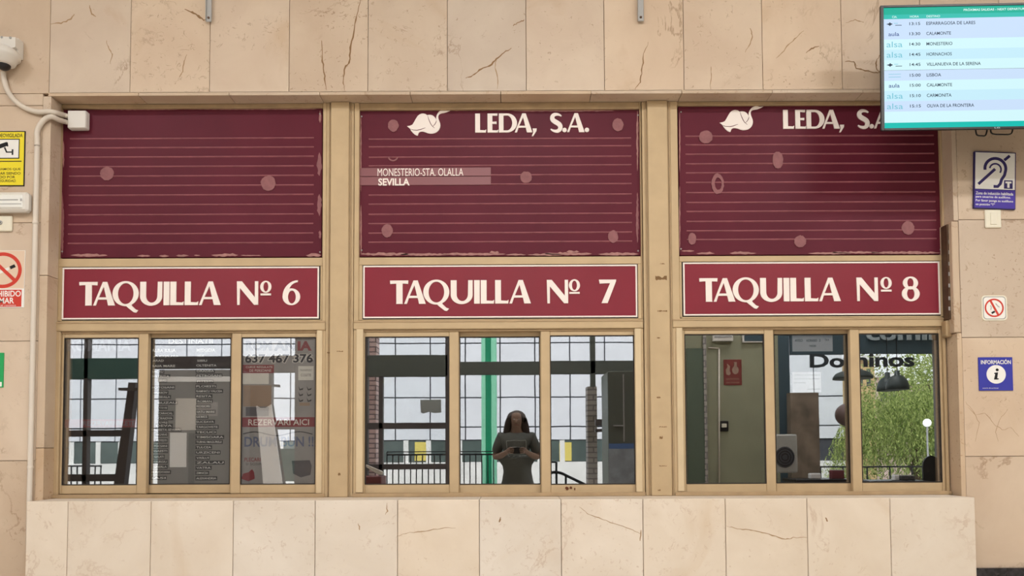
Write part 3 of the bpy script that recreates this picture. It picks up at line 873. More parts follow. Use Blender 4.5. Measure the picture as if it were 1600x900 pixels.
def pts3(l): return [(P(x, y, Y)[0], Y, P(x, y, Y)[1]) for x, y, Y in l]
tag(MB().tube(smooth_path(pts3([(5.5, 113, -0.15), (6.5, 124, -0.148), (12, 142, -0.147), (25, 159, -0.147), (42, 170, -0.147), (60, 175, -0.148), (76, 174.5, -0.15), (88, 176.5, -0.13), (100, 180, -0.05), (112, 184, -0.035)])), 4.0 * 4.2 / F, 'conduit', 12).build('cable_conduit'),
    'cream flexible conduit curving from the dome camera down to the junction box', 'conduit')
root = empty('drop_conduit', (P(57, 780, YW)[0], YW, ZS), 'cream rigid conduit running from the junction box down the left wall edge', 'conduit')
xv = P(56.5, 300, -0.148)[0]
MB().tube(smooth_path(pts3([(112, 193, -0.035), (101, 190, -0.05), (91, 187, -0.115), (81, 182.5, -0.15), (71, 186, -0.15), (62.5, 195.5, -0.148), (58, 207, -0.147)]) + [(xv, -0.147, P(56.5, 225, -0.147)[1]), (xv, -0.147, P(56.5, 300, -0.147)[1]), (xv, -0.147, ZS - 0.25)]), 4.0 * 4.2 / F, 'conduit', 12).build('pipe', root)
for y in (348, 730):
    Z = P(55, y, -0.15)[1]
    b = MB(); b.lathe((xv, -0.147, Z), [(0.0155, -0.008), (0.0165, -0.006), (0.0165, 0.006), (0.0155, 0.008)], 'conduit', 14)
    b.build('pipe_clip', root)
q = R(105, 172, 134, 200, -0.058)
root = empty('junction_box', ((q[0] + q[1]) / 2, -0.03, q[2]), 'square white junction box on the top left corner of the plain board', 'junction box')
MB().box(q[0], q[1], -0.055, -0.013, q[2], q[3], 'white', 0.008, 3).build('box_body', root)
MB().box(q[0] + .002, q[1] - .002, -0.058, -0.05, q[2] + .002, q[3] - .002, 'white', 0.004, 2).build('lid', root)

# yellow CCTV notice (only its right part is inside the picture)
lo = Local(20, 248, YW - 0.004); Yn = YW - 0.004
lx, rx = -32, 39
def tline(root, lo, *a):
    b = MB(); ltext(b, lo, *a); b.build('text_line', root)
def lrect(b, lo, x0, y0, x1, y1, ya, yb, m, bev=0.0):
    a = lo(x0, y1); c = lo(x1, y0); b.box(a[0], c[0], ya, yb, a[1], c[1], m, bev)
def ltext(b, lo, t, x0, y0, x1, y1, Y, m, bold=0.0):
    a = lo(x0, y1); c = lo(x1, y0); put_text(b, t, a[0], c[0], a[1], c[1], Y, m, bold)
root = empty('surveillance_notice', (lo(4, 292)[0], YW, lo(4, 292)[1]), 'yellow video surveillance notice with a camera picture on the left wall', 'sign')
b = MB(); lrect(b, lo, lx, 203.5, rx, 292, Yn, YW, 'ink'); lrect(b, lo, lx + 1.5, 205, rx - 1.5, 290.5, Yn - .0005, Yn + .001, 'yellow'); b.build('plate', root)
b = MB(); lrect(b, lo, lx + 6, 216, 30.5, 248, Yn - .0008, Yn, 'ink'); lrect(b, lo, lx + 7.5, 217.5, 29, 246.5, Yn - .0012, Yn, 'signwhite'); b.build('picture_field', root)
b = MB()
for pl in ([(-14, 229), (10, 221), (12, 227), (-12, 236)], [(5.5, 230), (8, 229.5), (11, 236.5), (18.5, 236.5), (18.5, 238.5), (9.5, 238.5)], [(18.3, 233), (20.8, 233), (20.8, 242), (18.3, 242)], [(9.5, 222), (11.5, 221.5), (12.8, 228), (10.8, 228.5)]):
    b.prism([lo(*p) for p in pl], Yn - .0018, Yn - .0008, 'ink')
b.build('camera_symbol', root)
tline(root, lo, 'ZONA VIDEOVIGILADA', -29, 207.5, 35, 213.5, Yn - .001, 'ink', 0.01)
b = MB(); lrect(b, lo, -28, 251.5, 34, 253, Yn - .001, Yn, 'ink'); b.build('dividing_line', root)
for t, y, x0, x1 in (('INFORMAMOS QUE', 263, -22, 33), ('PUEDE ESTAR SIENDO', 269.5, -30, 33), ('GRABADO POR', 275.5, -22, 24.5), ('CAMARAS SEGURIDAD', 281.5, -28, 25.5)):
    tline(root, lo, t, x0, y, x1, y + 4.2, Yn - .001, 'ink', 0.01)

# emergency lamp
lo = Local(10, 314, YW - 0.05)
root = empty('emergency_light', (lo(10, 330)[0], YW, lo(10, 330)[1]), 'white emergency light with clear lens, below the yellow notice', 'lamp')
b = MB(); lrect(b, lo, -40, 299, 43, 330.5, YW - 0.05, YW, 'white', 0.012); b.build('housing', root)
b = MB(); lrect(b, lo, -34, 304, 36, 326, YW - 0.058, YW - 0.045, 'clear', 0.006); b.build('lens', root)
b = MB(); lrect(b, lo, -30, 312, 30, 314, YW - 0.0592, YW - 0.057, 'grey', 0.001); lrect(b, lo, -30, 319, 35, 320, YW - 0.0592, YW - 0.057, 'grey'); lrect(b, lo, 33, 311, 36, 315, YW - 0.0592, YW - 0.057, 'grey', .001); b.build('lens_rib', root)

# key switch
lo = Local(5, 349, YW - 0.012)
root = empty('key_switch', (lo(5, 362)[0], YW, lo(5, 362)[1]), 'small cream key switch plate below the emergency light', 'switch')
b = MB(); lrect(b, lo, -14, 337, 18.5, 361.5, YW - 0.014, YW, 'offwhite', 0.004); b.build('plate', root)
X, Z = lo(1, 348)
MB().lathe((X, YW - 0.014, Z), [(0.012, 0.002), (0.012, -0.004), (0.008, -0.006)], 'grey', 16, 'Y').build('key_barrel', root)
MB().box(X - 0.002, X + 0.008, YW - 0.0208, YW - 0.018, Z - 0.002, Z + 0.002, 'ink').build('keyhole', root)

# big no-smoking notice, left
lo = Local(10, 437, YW - 0.004)
root = empty('no_smoking_notice', (lo(5, 481)[0], YW, lo(5, 481)[1]), 'no smoking notice with red lower band on the left wall', 'sign')
b = MB(); lrect(b, lo, -32, 390.5, 38.5, 481, Yn, YW, 'signwhite'); b.build('plate', root)
M['noticecream'] = mat('notice_cream', (222, 196, 172), 0.6)
b = MB(); lrect(b, lo, -31.5, 391, 38, 451, Yn - .0003, Yn + .0005, 'noticecream'); b.build('upper_field', root)
b = MB(); b.prism([lo(*p) for p in ellipse(4, 422, 30, 28.5, 48)], Yn - .001, Yn, 'red', [[lo(*p) for p in ellipse(4, 422, 24.5, 23, 48)]])
b.prism([lo(*p) for p in ((-17, 404), (-13, 401), (26, 437), (22, 441))], Yn - .0012, Yn - .0002, 'red'); b.build('prohibition_ring', root)
b = MB(); b.prism([lo(*p) for p in ((-14, 429), (13, 417), (14.5, 421), (-12.5, 433))], Yn - .0008, Yn, 'signwhite'); b.prism([lo(*p) for p in ((14.5, 416), (22, 412.5), (24.5, 417), (16.5, 420.5))], Yn - .0009, Yn, 'ink'); b.build('cigarette_symbol', root)
b = MB(); lrect(b, lo, -30, 453, 34.5, 480, Yn - .0006, Yn, 'red'); b.build('red_band', root)
tline(root, lo, 'PROHIBIDO', -25, 454.5, 33.5, 464, Yn - .001, 'signwhite', 0.02); tline(root, lo, 'FUMAR', -14, 465.5, 23, 475, Yn - .001, 'signwhite', 0.02); tline(root, lo, 'en todo el recinto', -20, 476.5, 26, 479, Yn - .001, 'signwhite')

lo = Local(0, 578, YW - 0.004)
root = empty('green_notice', (lo(-10, 606)[0], YW, lo(-10, 606)[1]), 'green notice cut by the left picture edge', 'sign')
b = MB(); lrect(b, lo, -60, 551, 5.5, 605.5, Yn - .001, YW, 'green'); b.build('plate', root)
b = MB(); lrect(b, lo, -58, 597, 3.5, 604, Yn - .0015, Yn, 'signwhite'); b.build('lower_band', root)

# hanger bars of a sign above the picture
for (x0, x1, y1, wd, lb) in ((321.5, 330.5, 34, 9, 'flat grey hanger bar coming down at the top left of the wall'), (996, 1006.5, 33, 10, 'flat grey hanger bar coming down at the top centre, left of the screen')):
    xm = (x0 + x1) / 2
    X, Z = P(xm, y1, YW - 0.02)
    h = wd / 2 * 4.2 / F
    root = empty('hanger_bar', (X, YW, Z), lb, 'bracket')
    b = MB(); b.box(X - h, X + h, YW - 0.022, YW - 0.014, Z, Z + 0.75, 'grey', 0.003); b.box(X - h, X - h + .004, YW - 0.03, YW - 0.014, Z + .004, Z + 0.75, 'grey', 0.001); b.box(X - .02, X + .02, YW - 0.016, YW, Z + 0.4, Z + 0.6, 'grey', 0.002)
    b.build('bar', root)
    MB().lathe((X, YW - 0.022, Z + 0.022), [(0.007, 0.003), (0.007, -0.003), (0.004, -0.005)], 'darkmetal', 12, 'Y').build('bolt', root)

# ================================================================== THINGS ON THE STONE, RIGHT
# hearing loop notice, hung slightly askew
lo = Local(1553, 282, YW - 0.006)
Yh = YW - 0.014
rot = math.radians(-2.3)
def hl(x, y):
    dx, dy = x - 1553, y - 282
    c, s = math.cos(-rot), math.sin(-rot)
    return lo(1553 + dx * c - dy * s, 282 + dx * s + dy * c)
root = empty('hearing_loop_notice', (lo(1553, 328)[0], YW, lo(1553, 328)[1]), 'white and violet hearing loop notice with an ear symbol, hung askew', 'sign')
def hp(b, pl, d, m, holes=()): b.prism([hl(*p) for p in pl], Yh - d, Yh - d + 0.0012, m, [[hl(*p) for p in h] for h in holes])
b = MB(); b.prism([hl(*p) for p in ((1520.5, 237), (1586, 237), (1586, 328), (1520.5, 328))], Yh, YW - 0.006 + 0.006, 'navyink'); b.build('plate', root)
b = MB(); hp(b, ((1522, 238.5), (1584.5, 238.5), (1584.5, 297), (1522, 297)), .0006, 'signwhite'); b.build('white_field', root)
b = MB(); hp(b, ((1521.5, 298), (1585, 298), (1585, 327), (1521.5, 327)), .0006, 'violet'); b.build('violet_band', root)
b = MB()
ear = ellipse(1553.5, 263.5, 16.5, 16, 18, 170, 375) + [(1568, 274), (1563.5, 281), (1561.5, 288), (1557.5, 292.5), (1551, 292.5)]
hp(b, stroke(ear, 4.6), .0014, 'navyink')
hp(b, stroke(ellipse(1553.5, 265, 9, 9, 14, 190, 395), 2.6), .0014, 'navyink')
hp(b, stroke([(1527, 289.5), (1553, 264.5)], 4.4), .0018, 'navyink'); hp(b, stroke([(1567.5, 250), (1576, 242.5)], 4.4), .0018, 'navyink')
b.build('ear_symbol', root)
b = MB(); hp(b, ((1567.5, 282), (1581, 282), (1581, 295.5), (1567.5, 295.5)), .0014, 'navyink'); hp(b, ((1569.5, 284), (1579, 284), (1579, 286.8), (1576, 286.8), (1576, 294), (1572.5, 294), (1572.5, 286.8), (1569.5, 286.8)), .002, 'signwhite'); b.build('letter_box', root)
b = MB()
for i, (t, x1) in enumerate((('Zona de inducción habilitada', 1582), ('para usuarios de audífono.', 1578), ('Por favor ponga su audífono', 1582), ('en posición "T"', 1553))):
    y = 301.5 + i * 6.1
    vs, fs = text2d(t, 0.01)
    pv = [hl(1523 + v[0] * (x1 - 1523), y + 4.6 * (1 - v[1])) for v in vs]
    b = MB(); b.flat(([(p[0], Yh - .0014, p[1]) for p in pv], fs), 'signwhite'); b.build('text_line', root)

def wall_switch(lo, x0, y0, x1, y1, label):
    root = empty('light_switch', (lo((x0 + x1) / 2, y1)[0], YW, lo(x0, y1)[1]), label, 'switch')
    b = MB(); lrect(b, lo, x0, y0, x1, y1, YW - 0.010, YW, 'offwhite', 0.004); b.build('plate', root)
    b = MB(); mx = (x0 + x1) / 2; lrect(b, lo, mx - 5, y0 + 5, mx + 5, y1 - 5, YW - 0.014, YW - 0.008, 'offwhite', 0.002); b.build('rocker', root)
wall_switch(Local(1552, 342, YW - 0.01), 1539.5, 327, 1565, 356, 'cream light switch half hidden under the hearing loop notice')

lo = Local(1553, 481, YW - 0.004)
root = empty('no_smoking_sticker', (lo(1553, 500)[0], YW, lo(1553, 500)[1]), 'small square no smoking sticker with rounded corners on the right wall', 'sign')
def rrect(x0, y0, x1, y1, r):
    o = []
    for cx_, cy_, a in ((x1 - r, y0 + r, -90), (x1 - r, y1 - r, 0), (x0 + r, y1 - r, 90), (x0 + r, y0 + r, 180)):
        o += ellipse(cx_, cy_, r, r, 5, a, a + 90)
    return o
b = MB(); b.prism([lo(*p) for p in rrect(1534, 461, 1574, 501, 6)], YW - .003, YW + .0005, 'offwhite')
b.prism([lo(*p) for p in rrect(1536, 463, 1572, 499, 5)], YW - .0034, YW - .002, 'grey', [[lo(*p) for p in rrect(1537.2, 464.2, 1570.8, 497.8, 4.5)]])
b.prism([lo(*p) for p in rrect(1537.2, 464.2, 1570.8, 497.8, 4.5)], YW - .0034, YW - .002, 'signwhite'); b.build('plate', root)
b = MB(); b.prism([lo(*p) for p in ellipse(1553.5, 481, 15, 14.6, 40)], YW - .0042, YW - .003, 'red', [[lo(*p) for p in ellipse(1553.5, 481, 12.6, 12.2, 40)]])
b.prism([lo(*p) for p in ((1546, 469.5), (1549, 468.5), (1561.5, 492.5), (1558.5, 493.5))], YW - .0046, YW - .003, 'red'); b.build('prohibition_ring', root)
b = MB(); b.prism([lo(*p) for p in ((1548.5, 488), (1553.5, 485.5), (1555, 488), (1550, 490.8))], YW - .004, YW - .003, 'ink'); b.prism([lo(*p) for p in stroke([(1548, 484), (1549, 480), (1547.5, 477)], 1.2)], YW - .004, YW - .003, 'grey'); b.prism([lo(*p) for p in stroke([(1556, 474), (1559, 478), (1562, 480)], 1.2)], YW - .004, YW - .003, 'grey'); b.build('cigarette_symbol', root)

lo = Local(1556, 585, YW - 0.004)
root = empty('information_sign', (lo(1556, 611)[0], YW, lo(1556, 611)[1]), 'square blue sign with a white letter i in a circle', 'sign')
b = MB(); lrect(b, lo, 1529, 558, 1582.5, 610.5, YW - .006, YW, 'blue', .0015); b.build('plate', root)
b = MB(); b.prism([lo(*p) for p in ellipse(1556, 585, 15, 14.6, 44)], YW - .0075, YW - .005, 'signwhite'); b.build('white_disc', root)
b = MB(); b.prism([lo(*p) for p in ellipse(1557.6, 578, 2.3, 2.2, 16)], YW - .0085, YW - .007, 'ink')
b.prism([lo(*p) for p in ((1553, 582.6), (1558.8, 581.8), (1557.2, 591.2), (1559.6, 591.2), (1559.2, 593), (1552.2, 593.2), (1554.4, 584.6), (1552.8, 584.3))], YW - .0085, YW - .007, 'ink'); b.build('letter_symbol', root)
tline(root, lo, 'INFORMACIÓN', 1532.5, 561, 1579.5, 569, YW - .0072, 'signwhite', 0.02); tline(root, lo, 'estación de autobuses', 1534, 605.5, 1559, 607.3, YW - .0072, 'signwhite')

# ------------------------------------------------------------------ departures screen
YT = -0.46
ox, oz = P(1380, 203.5, YT)
root = empty('departures_screen', (ox, YT, oz), 'flat departures screen with green header hung at the top right corner', 'screen')
root['_local'] = 1
root.rotation_euler = Euler((math.radians(2.0), 0, math.radians(-1.5)), 'XYZ')
kt = (YT + 4.35) / F
def S(x, y): return ((x - 1380) * kt, -(y - 203.5) * kt)
def srect(b, x0, y0, x1, y1, ya, yb, m, bev=0.0):
    a, c = S(x0, y1), S(x1, y0); b.box(a[0], c[0], ya, yb, a[1], c[1], m, bev)
def stext(b, t, x0, y0, x1, y1, m, bold=0.0, Y=-0.0022):
    a, c = S(x0, y1), S(x1, y0); put_text(b, t, a[0], c[0], a[1], c[1], Y, m, bold)
for nm, c in (('scr_a', (204, 226, 252)), ('scr_b', (200, 238, 252)), ('scr_c', (212, 248, 253))):
    M[nm] = mat(nm, (6, 6, 6), 0.3, spec=0.05, emit=c, estr=1.0)
M['scr_green'] = mat('scr_green', (6, 6, 6), 0.3, spec=0.05, emit=(18, 178, 152))
M['scr_green2'] = mat('scr_green2', (6, 6, 6), 0.3, spec=0.05, emit=(50, 192, 178))
M['scr_foot'] = mat('scr_foot', (6, 6, 6), 0.3, spec=0.05, emit=(20, 192, 180))
M['scr_white'] = mat('scr_white', (6, 6, 6), 0.3, spec=0.05, emit=(225, 255, 250))
M['scr_ink'] = mat('scr_ink', (6, 6, 6), 0.3, spec=0.05, emit=(48, 62, 80))
M['scr_teal'] = mat('scr_teal', (6, 6, 6), 0.3, spec=0.05, emit=(118, 196, 214))
M['scr_navy'] = mat('scr_navy', (6, 6, 6), 0.3, spec=0.05, emit=(70, 90, 150))
b = MB(); srect(b, 1376.5, 5.5, 1738, 204.5, 0.0, 0.010, 'black', .003); srect(b, 1400, 22, 1712, 190, 0.010, 0.07, 'black', .02); b.build('housing', root)
b = MB(); srect(b, 1376.5, 5.5, 1381.5, 204.5, -0.006, 0.002, 'black', .001); srect(b, 1733, 5.5, 1738, 204.5, -0.006, 0.002, 'black', .001); srect(b, 1381.5, 5.5, 1733, 9, -0.006, 0.002, 'black', .001); srect(b, 1381.5, 201, 1733, 204.5, -0.006, 0.002, 'black', .001); b.build('bezel', root)
b = MB(); srect(b, 1381.5, 9, 1733, 20, -0.0012, 0.001, 'scr_green'); srect(b, 1381.5, 20, 1733, 27, -0.0012, 0.001, 'scr_green2'); b.build('header_band', root)
b = MB()
ry = [35, 51, 67.5, 84, 100, 117, 133, 149.5, 166]
for i, y in enumerate(ry + [182.5]):
    srect(b, 1381.5, 27 if i == 0 else y - 8.2, 1733, y + 8.3 if i < 9 else 192, -0.0012, 0.001, ('scr_a', 'scr_a', 'scr_c', 'scr_b', 'scr_c', 'scr_a', 'scr_c', 'scr_b', 'scr_a', 'scr_c')[i])
b.build('timetable_field', root)
b = MB(); srect(b, 1381.5, 192, 1733, 201, -0.0012, 0.001, 'scr_foot'); b.build('footer_band', root)
b = MB(); stext(b, 'PRÓXIMAS SALIDAS - NEXT DEPARTURES', 1507, 12, 1607, 16.5, 'scr_white', .015); stext(b, 'CIA.', 1395, 22, 1403, 25.5, 'scr_white', .01); stext(b, 'HORA', 1423, 22, 1437, 25.5, 'scr_white', .01); stext(b, 'DESTINO', 1449, 22, 1470, 25.5, 'scr_white', .01); b.build('header_text', root)
rows = [('*', '13:15', 'ESPARRAGOSA DE LARES', 1525), ('aula', '13:30', 'CALAMONTE', 1487), ('alsa', '14:30', 'MONESTERIO', 1489), ('alsa', '14:45', 'HORNACHOS', 1488), ('*', '14:45', 'VILLANUEVA DE LA SERENA', 1533), ('-', '15:00', 'LISBOA', 1471), ('aula', '15:00', 'CALAMONTE', 1488), ('alsa', '15:10', 'CARMONITA', 1487), ('alsa', '15:15', 'OLIVA DE LA FRONTERA', 1522)]
for (lg, tm, ds, x1), y in zip(rows, ry):
    b = MB(); stext(b, tm, 1422, y - 2.4, 1439, y + 2.4, 'scr_ink', .012); b.build('departure_time', root)
    b = MB(); stext(b, ds, 1448.5, y - 2.6, x1, y + 2.6, 'scr_ink', .012); b.build('destination_name', root)
    b = MB()
    if lg == 'alsa': stext(b, 'alsa', 1386, y - 4.5, 1411, y + 4.5, 'scr_teal')
    elif lg == 'aula': stext(b, 'aula', 1389, y - 3, 1406, y + 3.2, 'scr_navy', .01)
    elif lg == '*':
        b.prism([S(*p) for p in ((1386, y), (1390, y - 1.2), (1391.5, y - 3), (1393, y - 1.4), (1396, y), (1393, y + 1.6), (1391.5, y + 3), (1390, y + 1.4))], -0.0022, -0.0012, 'scr_ink'); srect(b, 1398, y - 1.4, 1404, y - .8, -0.0022, -0.0012, 'scr_teal'); srect(b, 1400, y + 1.6, 1410, y + 2.4, -0.0022, -0.0012, 'scr_ink')
    else: srect(b, 1389, y - 2.4, 1408, y - 1.8, -0.0022, -0.0012, 'scr_teal'); srect(b, 1389, y + 2, 1408, y + 2.6, -0.0022, -0.0012, 'scr_teal')
    b.build('operator_mark', root)
b = MB(); stext(b, 'LG', 1553, 202, 1561, 204, 'scr_white', 0, -0.0066); b.build('maker_mark', root)
b = MB(); b.box(S(1550, 0)[0], S(1590, 0)[0], 0.07, 0.33 + 0.0, 0.26, 0.38, 'black', .004); b.build('wall_bracket', root)
b = MB()
for x0, x1, dp in ((1533, 1552, 209), (1557, 1592, 207.5)):
    xm = (x0 + x1) / 2
    b.tube(smooth_path([(S(x0, 190)[0], .05, S(x0, 196)[1]), (S(x0 + 2, 0)[0], .05, S(0, dp - 2)[1]), (S(xm, 0)[0], .05, S(0, dp)[1]), (S(x1 - 3, 0)[0], .05, S(0, dp - 1)[1]), (S(x1, 0)[0], .05, S(0, 196)[1])]), 0.004, 'black', 8)
b.build('cable', root)

# fill lamps added on the unseen ceiling to brighten the ticket wall evenly
for i, (x, y) in enumerate(FILL_SPOTS):
    root = empty('added_fill_lamp', (x, y, CEIL - 0.06), 'added white box fill lamp on the unseen ceiling, brightening the hall', 'lamp', 'added fill lamps of the hall')
    MB().box(x - 0.9, x + 0.9, y - 0.2, y + 0.2, CEIL - 0.06, CEIL, 'white', 0.01).build('lamp_body', root)
    ld = bpy.data.lights.new('fill_light', 'AREA'); ld.shape = 'RECTANGLE'; ld.size = 1.7; ld.size_y = 0.36
    ld.energy = FILL_POWER * (1.0 + 0.042 * x); ld.color = FILL_COLOR
    lo_ = bpy.data.objects.new('fill_light', ld); COL.objects.link(lo_); lo_.parent = root; lo_.location = (0, 0, -0.012)
#@@PART2
# ================================================================== POSTERS BEHIND THE LEFT PANES
M['vinyl_grey'] = mat('vinyl_grey', (92, 92, 98), 0.6)
M['vinyl_light'] = mat('vinyl_light', (215, 212, 208), 0.6)
M['vinyl_black'] = mat('vinyl_black', (36, 36, 40), 0.6)
M['vinyl_red'] = mat('vinyl_red', (112, 40, 48), 0.6)
M['poster'] = mat('poster_paper', (150, 144, 142), 0.7, vary=0.12, scale=9)
M['poster_red'] = mat('poster_red', (132, 42, 48), 0.6)
M['poster_blue'] = mat('poster_blue', (92, 98, 124), 0.6)
M['poster_pale'] = mat('poster_pale', (214, 206, 198), 0.6)
M['poster_tan'] = mat('poster_tan', (152, 126, 106), 0.6)
M['poster_dark'] = mat('poster_dark', (84, 80, 84), 0.6)
M['paper'] = mat('notice_paper', (158, 154, 160), 0.7)

# left pane: lettering film
YP = -0.0065
q = R(98, 528, 215, 758, YP)
root = empty('window_film', ((q[0] + q[1]) / 2, 0.0, q[2]), 'window film lettering ROMANIA with a thin red band on the leftmost pane', 'poster')
b = MB(); s = R(106, 531, 205, 549, YP); put_text(b, 'ROMANIA', *s, YP, 'vinyl_grey', 0.03); b.build('headline', root)
s = R(99, 655, 214, 668, YP); MB().box(s[0], s[1], YP - .0004, YP + .0004, s[2], s[3], 'vinyl_red').build('red_band', root)
b = MB(); s = R(130, 657.5, 211, 665, YP); put_text(b, 'REZERVARI BILETE', *s, YP - .0006, 'vinyl_grey', 0.02); b.build('band_text', root)

# middle pane: list of destinations, one tag each
YD = 0.0295
q = R(234, 528, 360, 757, YD)
root = empty('destination_list', ((q[0] + q[1]) / 2, 0.02, q[2]), 'list of destinations in two columns of dark tags behind the middle pane left', 'poster')
def pz(x, y): return 225 + x / 3.464, 515 + y / 3.464
def ptext(t, x0, y0, x1, y1, m, nm, bold=0.0, boxm=None):
    a, c = pz(x0, y0), pz(x1, y1)
    s = R(a[0], a[1], c[0], c[1], YD); b = MB()
    if boxm: b.box(s[0], s[1], YD, YD + .0005, s[2], s[3], boxm); g = (s[3] - s[2]) * .24; put_text(b, t, s[0] + g, s[1] - g, s[2] + g, s[3] - g, YD - .0003, m, bold)
    else: put_text(b, t, *s, YD - .0003, m, bold)
    b.build(nm, root)
s = R(235, 576, 359.5, 757, YD)
M['list_paper'] = mat('list_paper', (128, 124, 122), 0.7, vary=.06)
MB().box(s[0], s[1], YD + .0006, YD + .001, s[2], s[3], 'list_paper').build('sheet', root)
ptext('DESTINATII', 133, 50, 372, 75, 'vinyl_light', 'headline', .02)
ptext('ALBA IULIA', 42, 104, 172, 122, 'vinyl_light', 'column_heading', .02)
ptext('MEDGIDIA', 285, 102, 385, 120, 'vinyl_light', 'column_heading', .02)
LF = [('ADJUD', 145, 45, 192), ('ARAD', 168, 42, 112), ('BAIA MARE', 197, 38, 174), ('BACAU', 228, 38, 110), ('BISTRITA', 253, 38, 142), ('BRAD', 275, 78, 126), ('BOTOSANI', 313, 36, 168), ('BRASOV', 341, 48, 132), ('BRAILA', 365, 78, 146), ('BUZAU', 396, 70, 182), ('CLUJ', 424, 78, 128), ('CARACAL', 453, 75, 160), ('CRAIOVA', 480, 70, 158), ('DEJ', 504, 78, 130), ('DEVA', 520, 60, 156), ('DROBETA SEVERIN', 542, 36, 202), ('FAGARAS', 568, 60, 130), ('FETESTI', 600, 62, 128), ('FOCSANI', 630, 50, 130), ('GAESTI', 657, 48, 130), ('GALATI', 688, 50, 112), ('GIURGIU', 715, 48, 128), ('GHERLA', 743, 48, 128), ('HUNEDOARA', 771, 36, 146), ('IASI', 803, 38, 122)]
RG = [('NADLAC', 141, 284, 330), ('SIBIU', 168, 283, 346), ('OLTENITA', 194, 278, 398), ('ORADEA', 224, 279, 384), ('PETROSANI', 249, 280, 424), ('PITESTI', 280, 282, 376), ('PLOIESTI', 307, 278, 392), ('RAMNICU VALCEA', 333, 278, 428), ('RESITA', 361, 278, 370), ('ROMAN', 388, 284, 372), ('ROSIORI', 415, 280, 362), ('SATU MARE', 445, 280, 388), ('SEBES', 472, 278, 348), ('SUCEAVA', 499, 278, 384), ('TARGOVISTE', 527, 278, 404), ('TECUCI', 555, 278, 392), ('TIMISOARA', 582, 278, 434), ('TURNU MAGURELE', 608, 278, 426), ('TULCEA', 637, 278, 368), ('URZICENI', 665, 278, 414), ('VASLUI', 694, 278, 356), ('ZALAU', 720, 278, 436), ('VATRA', 748, 278, 366), ('ZIMNICEA', 776, 278, 352), ('ALEXANDRIA', 805, 278, 396)]
for t, y, x0, x1 in LF + RG:
    ptext(t, x0, y - 11, x1, y + 11, 'vinyl_light', 'destination_tag', .01, 'vinyl_black')

# right pane: coach poster
q = R(377, 528, 493, 757, YP)
root = empty('coach_poster', ((q[0] + q[1]) / 2, 0.0, q[2]), 'grey coach travel poster with phone number and red bands behind the third pane', 'poster')
MB().box(q[0], q[1], YP, YP + .0008, q[2], q[3], 'poster').build('sheet', root)
def po(nm, x0, y0, x1, y1, m, d=.0006):
    s = R(x0, y0, x1, y1, YP); MB().box(s[0], s[1], YP - d, YP + .0002, s[2], s[3], m).build(nm, root)
def pt(nm, t, x0, y0, x1, y1, m, bo=.0, d=.0012):
    b = MB(); s = R(x0, y0, x1, y1, YP); put_text(b, t, *s, YP - d, m, bo); b.build(nm, root)
pt('headline', 'ROM', 384, 533, 425, 548, 'vinyl_black', .05); pt('headline', 'AN', 428, 533, 462, 548, 'vinyl_black', .05); pt('headline', 'IA', 465, 533, 487, 548, 'poster_red', .05)
pt('phone_number', '637 467 376', 382, 552, 490, 568, 'poster_pale', .09)
pt('phone_number_fill', '637 467 376', 383, 553, 489, 567, 'vinyl_black', .03, .0016)
po('red_band', 378, 570, 428, 583, 'poster_red'); pt('band_text', 'CURSE REGULATE', 384, 572, 426, 575, 'poster_pale'); pt('band_text', 'DE PERSOANE', 390, 577, 424, 581, 'poster_pale')
po('pale_panel', 378, 583, 420, 600, 'poster_pale'); po('photo_panel', 380, 602, 424, 635, 'poster_tan'); po('photo_panel', 384, 636, 420, 650, 'poster_dark')
for r_ in range(3):
    for c_ in range(2):
        X, Z = P(470 + c_ * 13, 606 + r_ * 9, YP); k = 4.35 / F
        b = MB(); b.prism([(X - 4 * k, Z + 3 * k), (X - 1 * k, Z - 2 * k), (X + 4 * k, Z), (X + 3 * k, Z - 3 * k), (X - 2 * k, Z - 4 * k)], YP - .0008, YP, 'vinyl_black'); b.build('coach_icon', root)
po('tan_stripe', 468, 629, 484, 634, 'poster_tan'); po('sketch_panel', 466, 572, 490, 594, 'poster_pale')
pt('route_text', 'TRANSPORT', 468, 577, 488, 580, 'poster_dark'); pt('route_text', 'COLETE', 470, 584, 486, 588, 'poster_dark')
po('red_band', 378, 652, 493, 667, 'poster_red'); pt('band_text', 'REZERVARI AICI', 388, 655, 483, 664.5, 'poster_pale', .01)
k = 4.35 / F
b = MB(); X, Z = P(380, 678, YP); b.prism(stroke([(X + i * 4 * k, Z + 3 * k * math.sin(i * .36)) for i in range(28)], 1.4 * k), YP - .001, YP, 'vinyl_black'); b.build('wavy_line', root)
pt('greeting_text', 'DRUM BUN !!', 382, 682, 490, 698, 'poster_blue', .02)
pt('route_text', 'PLECARI', 382, 715, 407, 721, 'poster_red', .01); pt('route_text', 'SI SOSIRI', 384, 723, 410, 727, 'poster_dark')
b = MB()
def pk(l): return [P(x, y, YP) for x, y in l]
b.prism(pk([(377, 748), (380, 740), (388, 738), (394, 733), (397, 738), (398, 748), (388, 752)]), YP - .001, YP, 'poster_red'); b.build('red_car_picture', root)
b = MB(); b.prism(pk([(456, 720), (484, 719), (487, 728), (485, 742), (470, 746), (458, 740)]), YP - .001, YP, 'poster_dark'); b.build('coach_picture', root)

